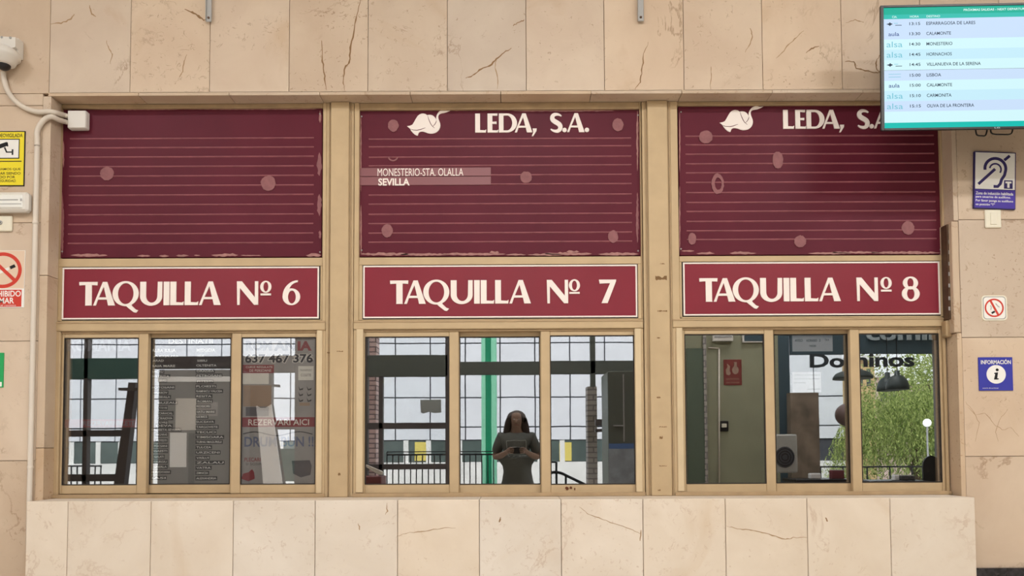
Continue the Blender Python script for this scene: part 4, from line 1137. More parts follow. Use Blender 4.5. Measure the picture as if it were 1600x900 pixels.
# papers behind the middle pane on the right
def paper(x0, y0, x1, y1, lines, label):
    s = R(x0, y0, x1, y1, YD); r_ = empty('paper_notice', ((s[0] + s[1]) / 2, 0.02, s[2]), label, 'notice')
    MB().box(s[0], s[1], YD, YD + .0006, s[2], s[3], 'paper').build('sheet', r_)
    for t, a, y, c, y2 in lines:
        b = MB(); u = R(a, y, c, y2, YD); put_text(b, t, *u, YD - .0004, 'ink', .02); b.build('text_line', r_)
paper(1238, 524, 1301, 549, [('AVISO', 1242, 530, 1254, 534), ('HORARIO', 1260, 530, 1277, 534), ('DE', 1280, 530, 1282, 534), ('9 A 14', 1289, 529, 1295, 533), ('TARDES', 1264, 539, 1275, 542)], 'upper paper notice with bold words behind the middle pane right')
paper(1238, 581, 1283, 613, [('se informa a los señores viajeros', 1241, 584.5, 1281, 587.5), ('que la venta de billetes', 1241, 590.5, 1280, 593.5), ('se realiza', 1241, 596.5, 1259, 599), ('La dirección', 1262, 606.5, 1282, 609)], 'lower paper notice with small print behind the middle pane right')

# ================================================================== THE HALL FRONT OPPOSITE (seen mirrored in the panes)
M['frame_dark'] = mat('facade_frame', (92, 84, 82), 0.5)
M['beam_dark'] = mat('facade_beam', (90, 93, 86), 0.5)
M['beam_green'] = mat('facade_green', (80, 110, 104), 0.5)
M['olive'] = mat('olive_render', (150, 148, 124), 0.85, vary=0.08, scale=3)
M['door_green'] = mat('door_green', (98, 108, 92), 0.6)
M['navy'] = mat('navy_panel', (68, 84, 92), 0.5)
M['fascia_text'] = mat('fascia_text', (170, 182, 186), 0.5)
M['letter_dark'] = mat('letter_dark', (58, 62, 66), 0.5)
M['lampshade'] = mat('lamp_shade_dark', (70, 78, 78), 0.4)
M['marble_dark'] = mat('dark_marble', (132, 118, 104), 0.4, vary=0.35, scale=5)
M['kiosk'] = mat('kiosk_grey', (98, 94, 94), 0.6, vary=0.06)
M['board_white'] = mat('board_white', (252, 250, 250), 0.6)
M['brick_pink'] = brick_mat('brick_pink', (250, 216, 208), (242, 200, 192), (150, 126, 124))
M['brick_grey'] = brick_mat('brick_grey', (186, 176, 168), (172, 164, 158), (134, 128, 124))

DF = 11.0
YFR = 4.35 - DF
wf = empty('wall_front', (0, YFR, 0), kind='structure')
def fm(name, x0, y0, x1, y1, m, D=DF, dep=0.10, parent=wf, z0=None, z1=None, bev=.004):
    X0, X1, Z0, Z1 = RV(x0, y0, x1, y1, D)
    if z0 is not None: Z0 = z0
    if z1 is not None: Z1 = z1
    y = 4.35 - D
    return MB().box(X0, X1, y - dep, y, Z0, Z1, m, bev).build(name, parent)
TOPZ = 3.35
MB().box(-7.2, 7.2, YFR - .2, YFR, TOPZ, CEIL, 'hallpaint').build('upper_wall', wf)
# window seen in the middle unit
for x0, x1 in ((565, 575), (592, 598.5), (696, 704)):
    fm('mullion', x0, 555, x1, 760, 'frame_dark', z0=0, z1=TOPZ if x0 != 592 else RV(592, 588, 598, 600, DF)[3])
fm('beam', 574, 555, 700, 588, 'beam_dark', dep=.14)
fm('beam', 700, 564, 1012, 584, 'beam_dark', dep=.14)
fm('rail', 575, 660.5, 697, 670, 'frame_dark'); fm('rail', 575, 725, 697, 733.5, 'frame_dark')
fm('mullion', 922, 500, 930, 604, 'beam_dark', z1=TOPZ); fm('mullion', 994, 500, 1012, 760, 'beam_dark', z0=0, z1=TOPZ)
fm('rail', 930, 655, 944, 665, 'frame_dark'); fm('rail', 930, 670, 944, 675, 'frame_dark')
X0, X1, Z0, Z1 = RV(598, 588, 697, 725, DF)
for a, c, d, e in ((583, 588, 697, 660), (583, 670, 697, 725), (583, 500, 697, 555)):
    fm('glass_pane', a, c, d, e, 'clearglass', dep=.01, bev=0)
# window seen in the left unit
for x0, x1 in ((80, 99), (131, 138)): fm('mullion', x0, 500, x1, 760, 'frame_dark', z0=0, z1=TOPZ)
fm('beam', 60, 560, 222, 592, 'beam_green', dep=.14)
fm('beam', 222, 556, 380, 575, 'frame_dark', dep=.12)
fm('rail', 99, 672, 205, 682, 'frame_dark'); fm('rail', 99, 741, 196, 752, 'frame_dark')
for a, c, d, e in ((138, 592, 222, 672), (99, 682, 222, 741), (99, 592, 131, 672)): fm('glass_pane', a, c, d, e, 'clearglass', dep=.01, bev=0)
fm('door_panel', 376, 557, 425, 765, 'frame_dark', z0=0); fm('door_panel', 461, 500, 570, 765, 'frame_dark', z0=0, z1=TOPZ)
fm('rail', 425, 556, 461, 582, 'frame_dark'); fm('rail', 425, 657, 461, 671, 'frame_dark'); fm('door_panel', 439, 701, 461, 752, 'beam_green')
# plain rendered wall seen in the right unit
fm('rendered_wall', 1012, 500, 1219, 765, 'olive', z0=0, z1=TOPZ, bev=0)
fm('front_end', 1471, 500, 1600, 765, 'navy', z0=0, z1=TOPZ, bev=0)
fm('front_end', 0, 500, 80, 765, 'frame_dark', z0=0, z1=TOPZ, bev=0)

# things on that wall
def thingV(name, px, py, D, label, cat, group=None):
    p = V(px, py, D); return empty(name, p, label, cat, group)
def bx(root, name, x0, y0, x1, y1, D, dep, m, bev=.004):
    X0, X1, Z0, Z1 = RV(x0, y0, x1, y1, D); y = 4.35 - D
    return MB().box(X0, X1, y, y + dep, Z0, Z1, m, bev).build(name, root)
r_ = thingV('service_door', 1084, 757, DF, 'dull green service door mirrored at the left of the right window', 'door')
bx(r_, 'door_leaf', 1073, 545, 1099, 765, DF - .002, .03, 'door_green'); bx(r_, 'door_edge', 1099, 522, 1103.5, 765, DF - .002, .04, 'brick_grey')
r_ = thingV('extinguisher_sign', 1144, 602, DF, 'dark red fire extinguisher sign on the olive wall mirrored in the right window', 'sign')
M['ext_red'] = mat('extinguisher_red', (128, 60, 54), 0.6); M['ext_pale'] = mat('extinguisher_pale', (164, 136, 118), 0.6)
bx(r_, 'plate', 1130, 562, 1158, 602, DF, .008, 'ext_red')
def vp(root, name, polys, D, d0, d1, m):
    b = MB(); y = 4.35 - D
    for pl in polys:
        b.prism([(V(x, yy, D)[0], V(x, yy, D)[2]) for x, yy in pl], y + d0, y + d1, m)
    return b.build(name, root)
vp(r_, 'extinguisher_symbol', [ellipse(1148, 578.5, 5, 6.5, 20) + [], [(1146, 573), (1150, 573), (1150, 566), (1146, 566)]], DF, .006, .010, 'ext_pale')
vp(r_, 'flame_symbol', [[(1134, 585), (1133, 578), (1136, 574), (1135, 568), (1140, 573), (1139, 579), (1141, 584), (1138, 587)]], DF, .006, .010, 'ext_pale')
y = 4.35 - DF + .009
for t, y0, y1 in (('EXTINTOR', 591, 594), ('uso manual', 596, 599)):
    X0, X1, Z0, Z1 = RV(1134, y0, 1154, y1, DF); b = MB(); put_text(b, t, X0, X1, Z0, Z1, y, 'ext_pale', .01); b.build('text_line', r_)
r_ = thingV('surface_conduit', 1122, 757, DF, 'pale surface conduit running up the mirrored olive wall', 'conduit')
y = 4.35 - DF + .012
b = MB(); b.tube([(V(1122.5, 760, DF)[0], y, 0.4), (V(1122.5, 546, DF)[0], y, V(1122, 546, DF)[2]), ], .012, 'conduit', 8); b.tube([(V(1122.5, 545, DF)[0], y, V(1122, 545, DF)[2]), (V(1106, 544, DF)[0], y, V(1106, 544, DF)[2])], .010, 'conduit', 8); b.build('pipe', r_)
r_ = thingV('wall_socket', 1130, 674, DF, 'small black switch box with a pale middle on the mirrored olive wall', 'switch')
bx(r_, 'plate', 1124, 658, 1137, 674, DF, .02, 'black'); bx(r_, 'rocker', 1126.5, 662, 1134, 668, DF, .026, 'offwhite')
r_ = thingV('wall_lamp', 1128, 535, DF, 'white strip lamp at the top of the mirrored olive wall', 'lamp')
bx(r_, 'lamp_body', 1112, 524, 1143, 534, DF, .06, 'white'); bx(r_, 'diffuser_slot', 1114, 526, 1141, 529, DF, .064, 'grey')
r_ = thingV('ventilation_window', 1178, 537, DF, 'small dark window with pale frame at the top of the mirrored olive wall', 'window')
bx(r_, 'window_frame', 1158, 500, 1200, 536, DF, .03, 'white'); bx(r_, 'dark_glass', 1161, 500, 1197, 534, DF, .034, 'navy')
r_ = thingV('air_conditioner', 1222, 738, 10.6, 'white air conditioner unit with round fan grill mirrored beside the navy post', 'air conditioner')
M['casing_grey'] = mat('casing_grey', (176, 174, 168), 0.5)
bx(r_, 'casing', 1199, 679, 1236, 738, 10.6, .3, 'casing_grey', .02)
vp(r_, 'fan_opening', [ellipse(1216, 714, 15, 16, 36)], 10.6, .29, .306, 'vinyl_grey'); vp(r_, 'fan_grill', [stroke(ellipse(1216, 714, rr, rr, 36) + [(1216 + rr, 714)], 1.2) for rr in (5, 9, 13)], 10.6, .304, .312, 'black')

# restaurant front
rf = empty('restaurant_front', V(1345, 757, DF), 'navy restaurant shop front with cut-out letters mirrored in the right window', 'shop front')
def rfm(name, x0, y0, x1, y1, m, D=DF, dep=.1, z0=None, z1=None):
    X0, X1, Z0, Z1 = RV(x0, y0, x1, y1, D); y = 4.35 - D
    if z0 is not None: Z0 = z0
    if z1 is not None: Z1 = z1
    return MB().box(X0, X1, y - dep, y, Z0, Z1, m, .004).build(name, rf)
rfm('door_post', 1219, 500, 1237, 760, 'navy', z0=0, z1=TOPZ); rfm('door_post', 1463, 500, 1471, 760, 'navy', z0=0, z1=TOPZ)
rfm('fascia', 1237, 480, 1463, 553, 'navy', z1=TOPZ, dep=.06)
rfm('glass_pane', 1237, 553, 1463, 760, 'clearglass', dep=.01, z0=0.05)
rfm('lower_rail', 1237, 755, 1463, 762, 'navy', z0=0.0, z1=0.05)
def word(t, x0, x1, y0, y1, m, D, nm, bold):
    X0, X1, Z0, Z1 = RV(x0, y0, x1, y1, D); y = 4.35 - D
    b = MB(); put_text(b, t, X0, X1, Z0, Z1, y, m, bold, thick=.012); b.build(nm, rf)
word('Dominos', 1267, 1427, 552, 574, 'letter_dark', DF - .0, 'cutout_word', .03)
word('comin', 1352, 1471, 511, 532, 'fascia_text', DF - .02, 'fascia_word', .03)
tag(fm('stone_column', 1238, 613, 1283, 760, 'marble_dark', D=10.85, dep=.25, parent=None, z0=0), 'brown veined stone column mirrored behind the lower paper notice', 'column')
def pendant(cx_, ybot, half, ytop, D, label):
    p = V(cx_, ybot, D); k = D / F
    r = empty('pendant_lamp', p, label, 'lamp', None)
    h = (ybot - ytop) * k; R_ = half * k
    b = MB(); prof = [(R_, 0), (R_ * .97, h * .22), (R_ * .82, h * .5), (R_ * .55, h * .68), (R_ * .25, h * .76), (R_ * .22, h)]
    b.lathe(p, prof, 'lampshade', 28); b.build('lamp_shade', r)
    MB().tube([(p[0], p[1], p[2] + h), (p[0], p[1], 3.3 if D < DF else 3.3)], .006, 'black', 6).build('cord', r)
pendant(1333, 592, 28, 574, 9.8, 'black dome pendant lamp, the left one split by the window stile')
pendant(1386, 611, 16, 582, 10.5, 'black dome pendant lamp, the middle one before the mirrored tree')
pendant(1401, 609, 17, 579, 10.1, 'black dome pendant lamp, the right one before the mirrored tree')
r_ = thingV('globe_lamp', 1326, 648, 10.55, 'round dark brown globe lamp mirrored at the edge of the middle right pane', 'lamp')
M['globe_brown'] = mat('globe_brown', (112, 92, 88), 0.4)
MB().blob(V(1326, 648, 10.55), 18 * 10.55 / F, 18 * 10.55 / F, 18 * 10.55 / F, 'globe_brown', 28, 18).build('globe', r_)
p = V(1326, 630, 10.55); MB().tube([p, (p[0], p[1], 3.3)], .006, 'black', 6).build('cord', r_)
def high_table(x0, x1, py, D, label):
    X0, X1, Z0, Z1 = RV(x0, py, x1, py + 4, D); y = 4.35 - D
    r = empty('high_table', ((X0 + X1) / 2, y, 0), label, 'table')
    MB().box(X0, X1, y - .25, y + .25, Z1 - .045, Z1, 'black', .01).build('tabletop', r)
    for sx in (X0 + .08, X1 - .12):
        for sy in (y - .2, y + .16): MB().box(sx, sx + .04, sy, sy + .04, 0, Z1 - .045, 'black', .004).build('leg', r)
    return Z1, y
zt, ty = high_table(1234, 1327, 748, 10.0, 'black high table mirrored at the foot of the middle right pane')
zt2, ty2 = high_table(1347, 1436, 750, 10.2, 'black high table mirrored at the foot of the rightmost pane')
def onT(name, x0, x1, h, zt, y, m, label, cat, D):
    X0, X1 = V(x0, 745, D)[0], V(x1, 745, D)[0]
    r = empty(name, ((X0 + X1) / 2, y, zt), label, cat)
    MB().box(X0, X1, y - .05, y + .05, zt + .0005, zt + h, m, .008, 2).build('box_body', r)
    MB().box(X0 + .01, X1 - .01, y - .03, y + .03, zt + h, zt + h + .008, 'grey', .002).build('top_slot', r)
onT('napkin_box', 1267, 1283, .07, zt, ty, 'board_white', 'white napkin box on the left mirrored high table', 'napkin box', 10.0)
M['maroon'] = mat('maroon_card', (128, 72, 76), 0.6)
onT('menu_box', 1300, 1320, .11, zt, ty, 'maroon', 'maroon menu box on the left mirrored high table', 'box', 10.0)
onT('napkin_box', 1394, 1401, .07, zt2, ty2, 'board_white', 'small white napkin box on the right mirrored high table', 'napkin box', 10.2)
onT('menu_box', 1404, 1426, .06, zt2, ty2, 'kiosk', 'low grey box on the right mirrored high table', 'box', 10.2)
# high backed chair
X0, X1, Z0, Z1 = RV(1441, 712, 1469, 757, 10.4); y = 4.35 - 10.4
r_ = empty('high_chair', ((X0 + X1) / 2, y, 0), 'black round backed high chair mirrored at the far right pane', 'chair')
xm, hw = (X0 + X1) / 2, (X1 - X0) / 2
b = MB(); b.prism([(xm + hw * math.cos(a), Z1 - hw * 1.2 + hw * 1.2 * math.sin(a)) for a in [math.pi * j / 14 for j in range(15)]] + [(X0, .72), (X1, .72)], y - .03, y, 'black'); b.build('backrest', r_)
MB().box(X0 - .04, X1 + .04, y - .02, y + .36, .70, .75, 'black', .015).build('seat', r_)
for sx in (X0 - .02, X1):
    for sy in (y, y + .32): MB().tube([(sx, sy, 0), (sx, sy, .70)], .013, 'black', 8).build('leg', r_)

# kiosk, boards and leaning posts seen in the left unit
r_ = thingV('ticket_kiosk', 298, 757, 10.3, 'grey information kiosk with pale papers mirrored behind the destination list', 'kiosk')
X0, X1, Z0, Z1 = RV(244, 577, 372, 760, 10.3); y = 4.35 - 10.3
MB().box(X0, X1, y - .5, y, 0, Z1, 'kiosk', .01).build('cabinet', r_)
bx(r_, 'paper_sheet', 272, 622, 304, 672, 10.3, .004, 'poster_pale', 0); bx(r_, 'paper_sheet', 263, 676, 289, 730, 10.3, .004, 'board_white', 0); bx(r_, 'light_band', 244, 588, 372, 596, 10.28, .005, 'board_white'); bx(r_, 'dark_recess', 292, 677, 302, 757, 10.3, .004, 'vinyl_black', 0); bx(r_, 'paper_sheet', 306, 628, 338, 650, 10.3, .004, 'poster', 0)
def leaning(name, quad, D, dep, m, label, cat):
    b = MB(); y = 4.35 - D
    b.prism([(V(x, yy, D)[0], V(x, yy, D)[2]) for x, yy in quad], y - dep, y, m)
    o = b.build(name); tag(o, label, cat); return o
lp = leaning('leaning_post', [(202, 598), (213, 598), (193, 775), (176, 775)], 10.6, .12, 'frame_dark', 'dark leaning post mirrored in the leftmost pane', 'post')
vp(lp, 'ledge', [[(186, 606), (216, 606), (216, 610), (186, 610)]], 10.45, -.1, 0.0, 'frame_dark')
leaning('leaning_board', [(401, 634), (406, 637), (416, 637), (424, 632), (444, 775), (414, 775)], 10.3, .04, 'board_white', 'tall white board leaning, mirrored across the coach poster', 'board')
leaning('leaning_rail', [(424, 632), (427, 632), (449, 775), (445, 775)], 10.35, .04, 'black', 'thin black rail leaning beside the mirrored white board', 'rail')
leaning('side_board', [(380, 598), (437, 601), (437, 605), (380, 602)], 10.1, .05, 'kiosk', 'short grey arm mirrored above the leaning white board', 'arm')
leaning('pale_handrail', [(568, 727), (572, 726), (598, 737), (597, 742), (590, 741)], 9.9, .06, 'conduit', 'pale sloping handrail end mirrored at the lower left of the middle window', 'handrail')
M['red_dark'] = mat('dark_red_wood', (110, 60, 58), 0.5)
X0, X1, Z0, Z1 = RV(560, 744, 598, 757, 10.2)
tag(MB().box(X0, X1, 4.35 - 10.5, 4.35 - 10.1, 0, Z1, 'red_dark', .01).build('low_cabinet'), 'dark red low cabinet mirrored at the lower left of the middle window', 'cabinet')
r_ = thingV('hanging_plate', 673, 648, 10.8, 'grey plate with torn lower edge mirrored in the middle window', 'sign')
M['plate_grey'] = mat('plate_grey', (150, 152, 148), 0.6)
vp(r_, 'plate', [[(657, 625), (689.5, 624.5), (689.5, 645), (680, 646), (670, 644), (662, 646.5), (658, 645)]], 10.8, -.004, .004, 'plate_grey')
# vending cabinet
X0, X1, Z0, Z1 = RV(950, 580, 1010, 760, 9.9); y = 4.35 - 9.9
r_ = empty('drinks_cabinet', ((X0 + X1) / 2, y, 0), 'tall dark cabinet with a blue panel mirrored at the right of the middle window', 'cabinet')
M['cab_dark'] = mat('cabinet_dark', (92, 94, 86), 0.4); M['blue_panel'] = mat('blue_panel', (86, 112, 158), 0.4); M['panel_grey'] = mat('panel_grey', (142, 146, 152), 0.4, vary=0.25, scale=8)
MB().box(X0, X1, y - .7, y, 0, Z1, 'cab_dark', .01).build('cabinet_body', r_)
bx(r_, 'blue_band', 951, 693, 993, 701, 9.9, .006, 'blue_panel', 0); bx(r_, 'lower_panel', 951, 701, 993, 757, 9.9, .005, 'panel_grey', 0); bx(r_, 'door_edge', 973, 585, 975, 690, 9.9, .012, 'grey', 0); bx(r_, 'handle', 958, 664, 974, 666, 9.9, .03, 'grey', .002)

# ================================================================== OUTSIDE
M['cladding'] = mat('white_cladding', (228, 229, 234), 0.5, vary=0.03, scale=.4)
M['clad_joint'] = mat('cladding_joint', (70, 72, 78), 0.8)
M['concrete'] = mat('pale_concrete', (238, 236, 232), 0.8, vary=0.06, scale=1.5)
M['win_dark'] = mat('far_window', (84, 96, 92), 0.15, 0, 0.5, vary=0.3, scale=.8)
M['yellow_panel'] = mat('yellow_panel', (226, 206, 110), 0.6)
M['mint'] = mat('mint_paint', (152, 226, 192), 0.5)
M['mid_green'] = mat('dark_green_paint', (30, 140, 100), 0.5)
M['rail_black'] = mat('rail_black', (46, 46, 48), 0.5)
M['beige_house'] = mat('beige_render', (222, 190, 140), 0.8)
M['pink_house'] = mat('pale_pink_render', (224, 200, 190), 0.8)
M['globe_sun_glow'] = mat('globe_sun_glow', (250, 250, 248), 0.3, emit=(255, 255, 250), estr=2.0)  # glow put in for sunlight on the white plastic
DB = 40.0
yb = 4.35 - DB
X0, X1 = V(-120, 640, DB)[0], V(1319, 640, DB)[0]
r_ = empty('office_building', ((X0 + X1) / 2, yb, -2.2), 'white panel clad building with a strip of windows mirrored across all panes', 'building')
HT = 12.5
Zw1, Zw0 = V(760, 688, DB)[2], V(760, 722, DB)[2]
MB().box(X0, X1, yb - 8, yb - .12, -2.2, HT, 'clad_joint').build('core', r_)
b = MB()
pw = 54.7 * DB / F
xg = V(727, 640, DB)[0]; k0 = math.ceil((X0 - xg) / pw)
xsb = [X0] + [xg + pw * k for k in range(k0, int((X1 - xg) / pw) + 1)] + [X1]
zsb = [Zw1] + [V(760, yy, DB)[2] for yy in (667, 621, 536)] + [V(760, 490, DB)[2], HT]
for i in range(len(xsb) - 1):
    if xsb[i + 1] - xsb[i] < .1: continue
    for j in range(len(zsb) - 1):
        b.box(xsb[i] + .035, xsb[i + 1] - .035, yb - .13, yb, zsb[j] + .035, zsb[j + 1] - .035, 'cladding')
b.build('cladding', r_)
MB().box(X0, X1, yb - .1, yb + .06, -2.2, Zw0, 'concrete').build('base_band', r_)
xw = X0 + .5; i = 0
random.seed(9)
while xw < X1 - 3:
    ww = pw * random.choice((.62, .75, .5))
    MB().box(xw, xw + ww, yb - .11, yb - .06, Zw0 + .03, Zw1 - .02, 'win_dark').build('window', r_)
    MB().box(xw + ww, xw + ww + pw * .14, yb - .12, yb - .02, Zw0, Zw1, 'concrete').build('window_pier', r_)
    xw += ww + pw * .14
for x0, x1 in ((648, 670), (874, 893)):
    u = RV(x0, 691, x1, 720, DB); MB().box(u[0], u[1], yb - .07, yb - .03, u[2], u[3], 'yellow_panel').build('yellow_blind', r_)
shell('ground_lower', -60, 60, -75, -10.4, -2.5, -2.2, 'asphalt')
# terrace railing
DR = 14.0
yr = 4.35 - DR
def railing(x0, x1, ytop, ymid, step, label, ext=0.0):
    r = empty('terrace_railing', (V((x0 + x1) / 2, ytop, DR)[0], yr, -.16), label, 'railing')
    X0, X1 = V(x0, ytop, DR)[0], V(x1, ytop, DR)[0]; zt = V((x0 + x1) / 2, ytop, DR)[2]
    MB().box(X0, X1, yr - .02, yr + .02, zt - .03, zt, 'rail_black', .004).build('top_rail', r)
    if ymid: zm = V((x0 + x1) / 2, ymid, DR)[2]; MB().box(X0, X1, yr - .015, yr + .015, zm - .018, zm, 'rail_black', .003).build('upper_rail', r)
    n_ = int((x1 - x0) / step)
    for i in range(n_ + 1):
        xx = X0 + .012 + (X1 - X0 - .024) * i / max(n_, 1)
        MB().box(xx - .01, xx + .01, yr - .01, yr + .01, -.16, zt - .03 if i % 12 or not ymid else zm - .018, 'rail_black').build('baluster', r)
    return r
railing(604, 772, 709, 705, 9.2, 'black terrace railing with close balusters mirrored in the middle window')
railing(84, 160, 727, None, 9, 'black terrace railing mirrored at the bottom of the leftmost pane')
railing(1283, 1460, 728, None, 30, 'black terrace railing mirrored under the tree')
r_ = thingV('stair_handrail', 888, 742, 12.5, 'black bent stair handrail mirrored in the right pane of the middle window', 'handrail')
Dh = 12.5
MB().tube(smooth_path([V(852, 742, Dh), V(864, 738, Dh), V(876, 739, Dh), V(893, 747, Dh), V(930, 765, Dh)]), 2.2 * Dh / F, 'rail_black', 8).build('handrail', r_)
for px_, y0 in ((869, 722), (884, 742)):
    p = V(px_, y0, Dh); MB().tube([p, (p[0], p[1], -.16)], 1.8 * Dh / F, 'rail_black', 8).build('post', r_)
MB().tube([V(846, 722, Dh), V(869, 722, Dh)], 1.5 * Dh / F, 'rail_black', 8).build('upper_rail', r_)
# green column, brick piers
r_ = thingV('green_column', 763, 757, 16.0, 'mint green column with dark green middle stripe mirrored in the middle window', 'column')
X0, X1, Z0, Z1 = RV(752, 500, 776, 770, 16.0); y = 4.35 - 16
Xa, Xb = V(758.5, 640, 16)[0], V(767.5, 640, 16)[0]
MB().box(X0, X1, y - .3, y, -2.2, 6.5, 'mint', .02).build('shaft', r_); MB().box(Xa, Xb, y - .05, y + .006, -2.2, 6.5, 'mid_green', .002).build('stripe', r_)
tag(fm('brick_pier', 918, 604, 933, 760, 'brick_grey', D=12.0, dep=.3, parent=None, z0=-.16), 'grey brick pier mirrored in the right pane of the middle window', 'pier')
tag(fm('brick_pier', 576, 560, 588, 726, 'brick_pink', D=13.0, dep=.3, parent=None, z0=-.16, z1=4.5), 'pink brick pier mirrored at the left edge of the middle window', 'pier')
# street lamp
Dl = 26.0; p = V(1448, 661, Dl)
r_ = empty('street_lamp', (p[0], p[1], -2.2), 'street lamp with white globe mirrored before the tree', 'street lamp')
MB().blob(p, 6 * Dl / F, 6 * Dl / F, 6.3 * Dl / F, 'globe_sun_glow', 24, 16).build('globe', r_)
MB().tube([(p[0], p[1], -2.2), (p[0], p[1], -1.5), (p[0], p[1], p[2] - 6 * Dl / F)], [.05, .035, .03], 'grey', 10).build('pole', r_)
# far houses
for (x0, y0, x1, y1, D, m, lb) in ((1335, 563, 1366, 600, 60, 'beige_house', 'beige house front far behind the mirrored tree'), (1366, 590, 1412, 640, 64, 'pink_house', 'pale house far behind the mirrored tree'), (1405, 600, 1480, 660, 70, 'pink_house', 'pale pink house at the far right behind the mirrored tree')):
    X0, X1, Z0, Z1 = RV(x0, y0, x1, y1, D); y = 4.35 - D
    r = empty('far_house', ((X0 + X1) / 2, y, -2.2), lb, 'house')
    MB().box(X0, X1, y - 6, y, -2.2, Z1, m).build('wall', r)
    MB().box(X0 - .3, X1 + .3, y - 6.3, y + .3, Z1, Z1 + .35, 'concrete').build('roof_slab', r)
    for q in (.2, .6):
        MB().box(X0 + (X1 - X0) * q, X0 + (X1 - X0) * (q + .2), y - .05, y + .02, Z1 - 2.1, Z1 - .7, 'win_dark').build('window', r)

# trees
def leaf_mat(name, c1, c2):
    m = bpy.data.materials.new(name); m.use_nodes = True; nt = m.node_tree; b = nt.nodes['Principled BSDF']
    b.inputs['Roughness'].default_value = .6; b.inputs['Specular IOR Level'].default_value = .2
    g = nt.nodes.new('ShaderNodeNewGeometry'); r = nt.nodes.new('ShaderNodeValToRGB')
    r.color_ramp.elements[0].color = srgb(*c1); r.color_ramp.elements[1].color = srgb(*c2)
    nt.links.new(g.outputs['Random Per Island'], r.inputs[0]); nt.links.new(r.outputs[0], b.inputs['Base Color'])
    t = nt.nodes.new('ShaderNodeBsdfTranslucent'); x = nt.nodes.new('ShaderNodeMixShader'); x.inputs[0].default_value = .35
    nt.links.new(r.outputs[0], t.inputs[0]); nt.links.new(b.outputs[0], x.inputs[1]); nt.links.new(t.outputs[0], x.inputs[2]); nt.links.new(x.outputs[0], nt.nodes['Material Output'].inputs[0])
    return m
M['leaf'] = leaf_mat('willow_leaf', (98, 122, 56), (200, 212, 130))
M['leaf2'] = leaf_mat('bright_leaf', (126, 148, 72), (206, 216, 140))
M['bark'] = mat('bark', (92, 76, 60), 0.9, vary=.2, scale=8)
def tree(name, c, rx, rz, n, m, label, hang, seed):
    rnd = random.Random(seed)
    r = empty(name, (c[0], c[1], -2.2), label, 'tree', None)
    b = MB(); b.tube(smooth_path([(c[0], c[1], -2.2), (c[0] + .1, c[1], c[2] - rz * .5), (c[0] - .15, c[1] + .1, c[2] + rz * .3)]), [.28 - .016 * i for i in range(13)], 'bark', 10); b.build('trunk', r)
    for k in range(5):
        a = k * 1.26 + seed
        MB().tube(smooth_path([(c[0], c[1], c[2] - rz * .45), (c[0] + rx * .4 * math.cos(a), c[1] + rx * .4 * math.sin(a), c[2] + rz * .1), (c[0] + rx * .75 * math.cos(a), c[1] + rx * .75 * math.sin(a), c[2] + rz * .2)]), [.1, .09, .08, .075, .07, .06, .055, .05, .045, .04, .03, .025, .02], 'bark', 8).build('branch', r)
    verts, faces = [], []
    def leaf(p, d, L, W):
        d = d.normalized(); s = d.cross(Vector((rnd.uniform(-1, 1), rnd.uniform(-1, 1), rnd.uniform(-1, 1)))).normalized()
        i = len(verts)
        verts.extend([tuple(p), tuple(p + d * L * .5 + s * W), tuple(p + d * L), tuple(p + d * L * .5 - s * W)]); faces.append((i, i + 1, i + 2, i + 3))
    lobes = [(Vector((c[0] + rx * .75 * rnd.uniform(-1, 1), c[1] + rx * .75 * rnd.uniform(-1, 1), c[2] + rz * rnd.uniform(-.5, .75))), rx * rnd.uniform(.3, .5)) for _ in range(26)]
    while len(faces) < n:
        if hang:
            a = rnd.uniform(0, 6.283); q = math.sqrt(rnd.random()); x, y = rx * q * math.cos(a), rx * q * math.sin(a)
            top = c[2] + rz * math.sqrt(max(0, 1 - q * q)) * rnd.uniform(.55, 1.0) + rnd.uniform(-.2, .2)
            L = rnd.uniform(1.2, 3.0); p = Vector((c[0] + x, c[1] + y, top)); ox, oy = rnd.uniform(-.12, .12), rnd.uniform(-.12, .12)
            for j in range(int(L / .09)):
                if p.z < -1.6: break
                p = p + Vector((ox * .3 + rnd.uniform(-.02, .02), oy * .3 + rnd.uniform(-.02, .02), -.09))
                leaf(p, Vector((rnd.uniform(-1, 1), rnd.uniform(-1, 1), -1.1)), rnd.uniform(.10, .2), .025)
        else:
            l, lr = rnd.choice(lobes); v = Vector((rnd.gauss(0, 1), rnd.gauss(0, 1), rnd.gauss(0, 1))).normalized() * lr * rnd.uniform(.6, 1.05)
            leaf(l + v, v + Vector((rnd.uniform(-.5, .5), rnd.uniform(-.5, .5), rnd.uniform(-.7, .2))), rnd.uniform(.14, .26), .05)
    b = MB(); me = bpy.data.meshes.new('foliage'); me.from_pydata(verts, [], faces); me.materials.append(M[m])
    o = bpy.data.objects.new('foliage', me); COL.objects.link(o); o.parent = r; o.location = -r.location
p = V(1428, 690, 31); tree('willow_tree', (p[0], p[1], 1.5), 3.0, 2.85, 26000, 'leaf', 'broad hanging willow tree mirrored in the rightmost pane', True, 3)
p = V(1312, 735, 36.8); tree('willow_tree', (p[0], p[1], -.3), .55, 1.0, 2500, 'leaf', 'small drooping shrub at the building corner, mirrored left of the window stile', True, 8)
p = V(1452, 600, 39); tree('leafy_tree', (p[0], p[1], 3.9), 3.0, 2.9, 9000, 'leaf2', 'bright leafy tree mirrored at the upper right of the rightmost pane', False, 5)

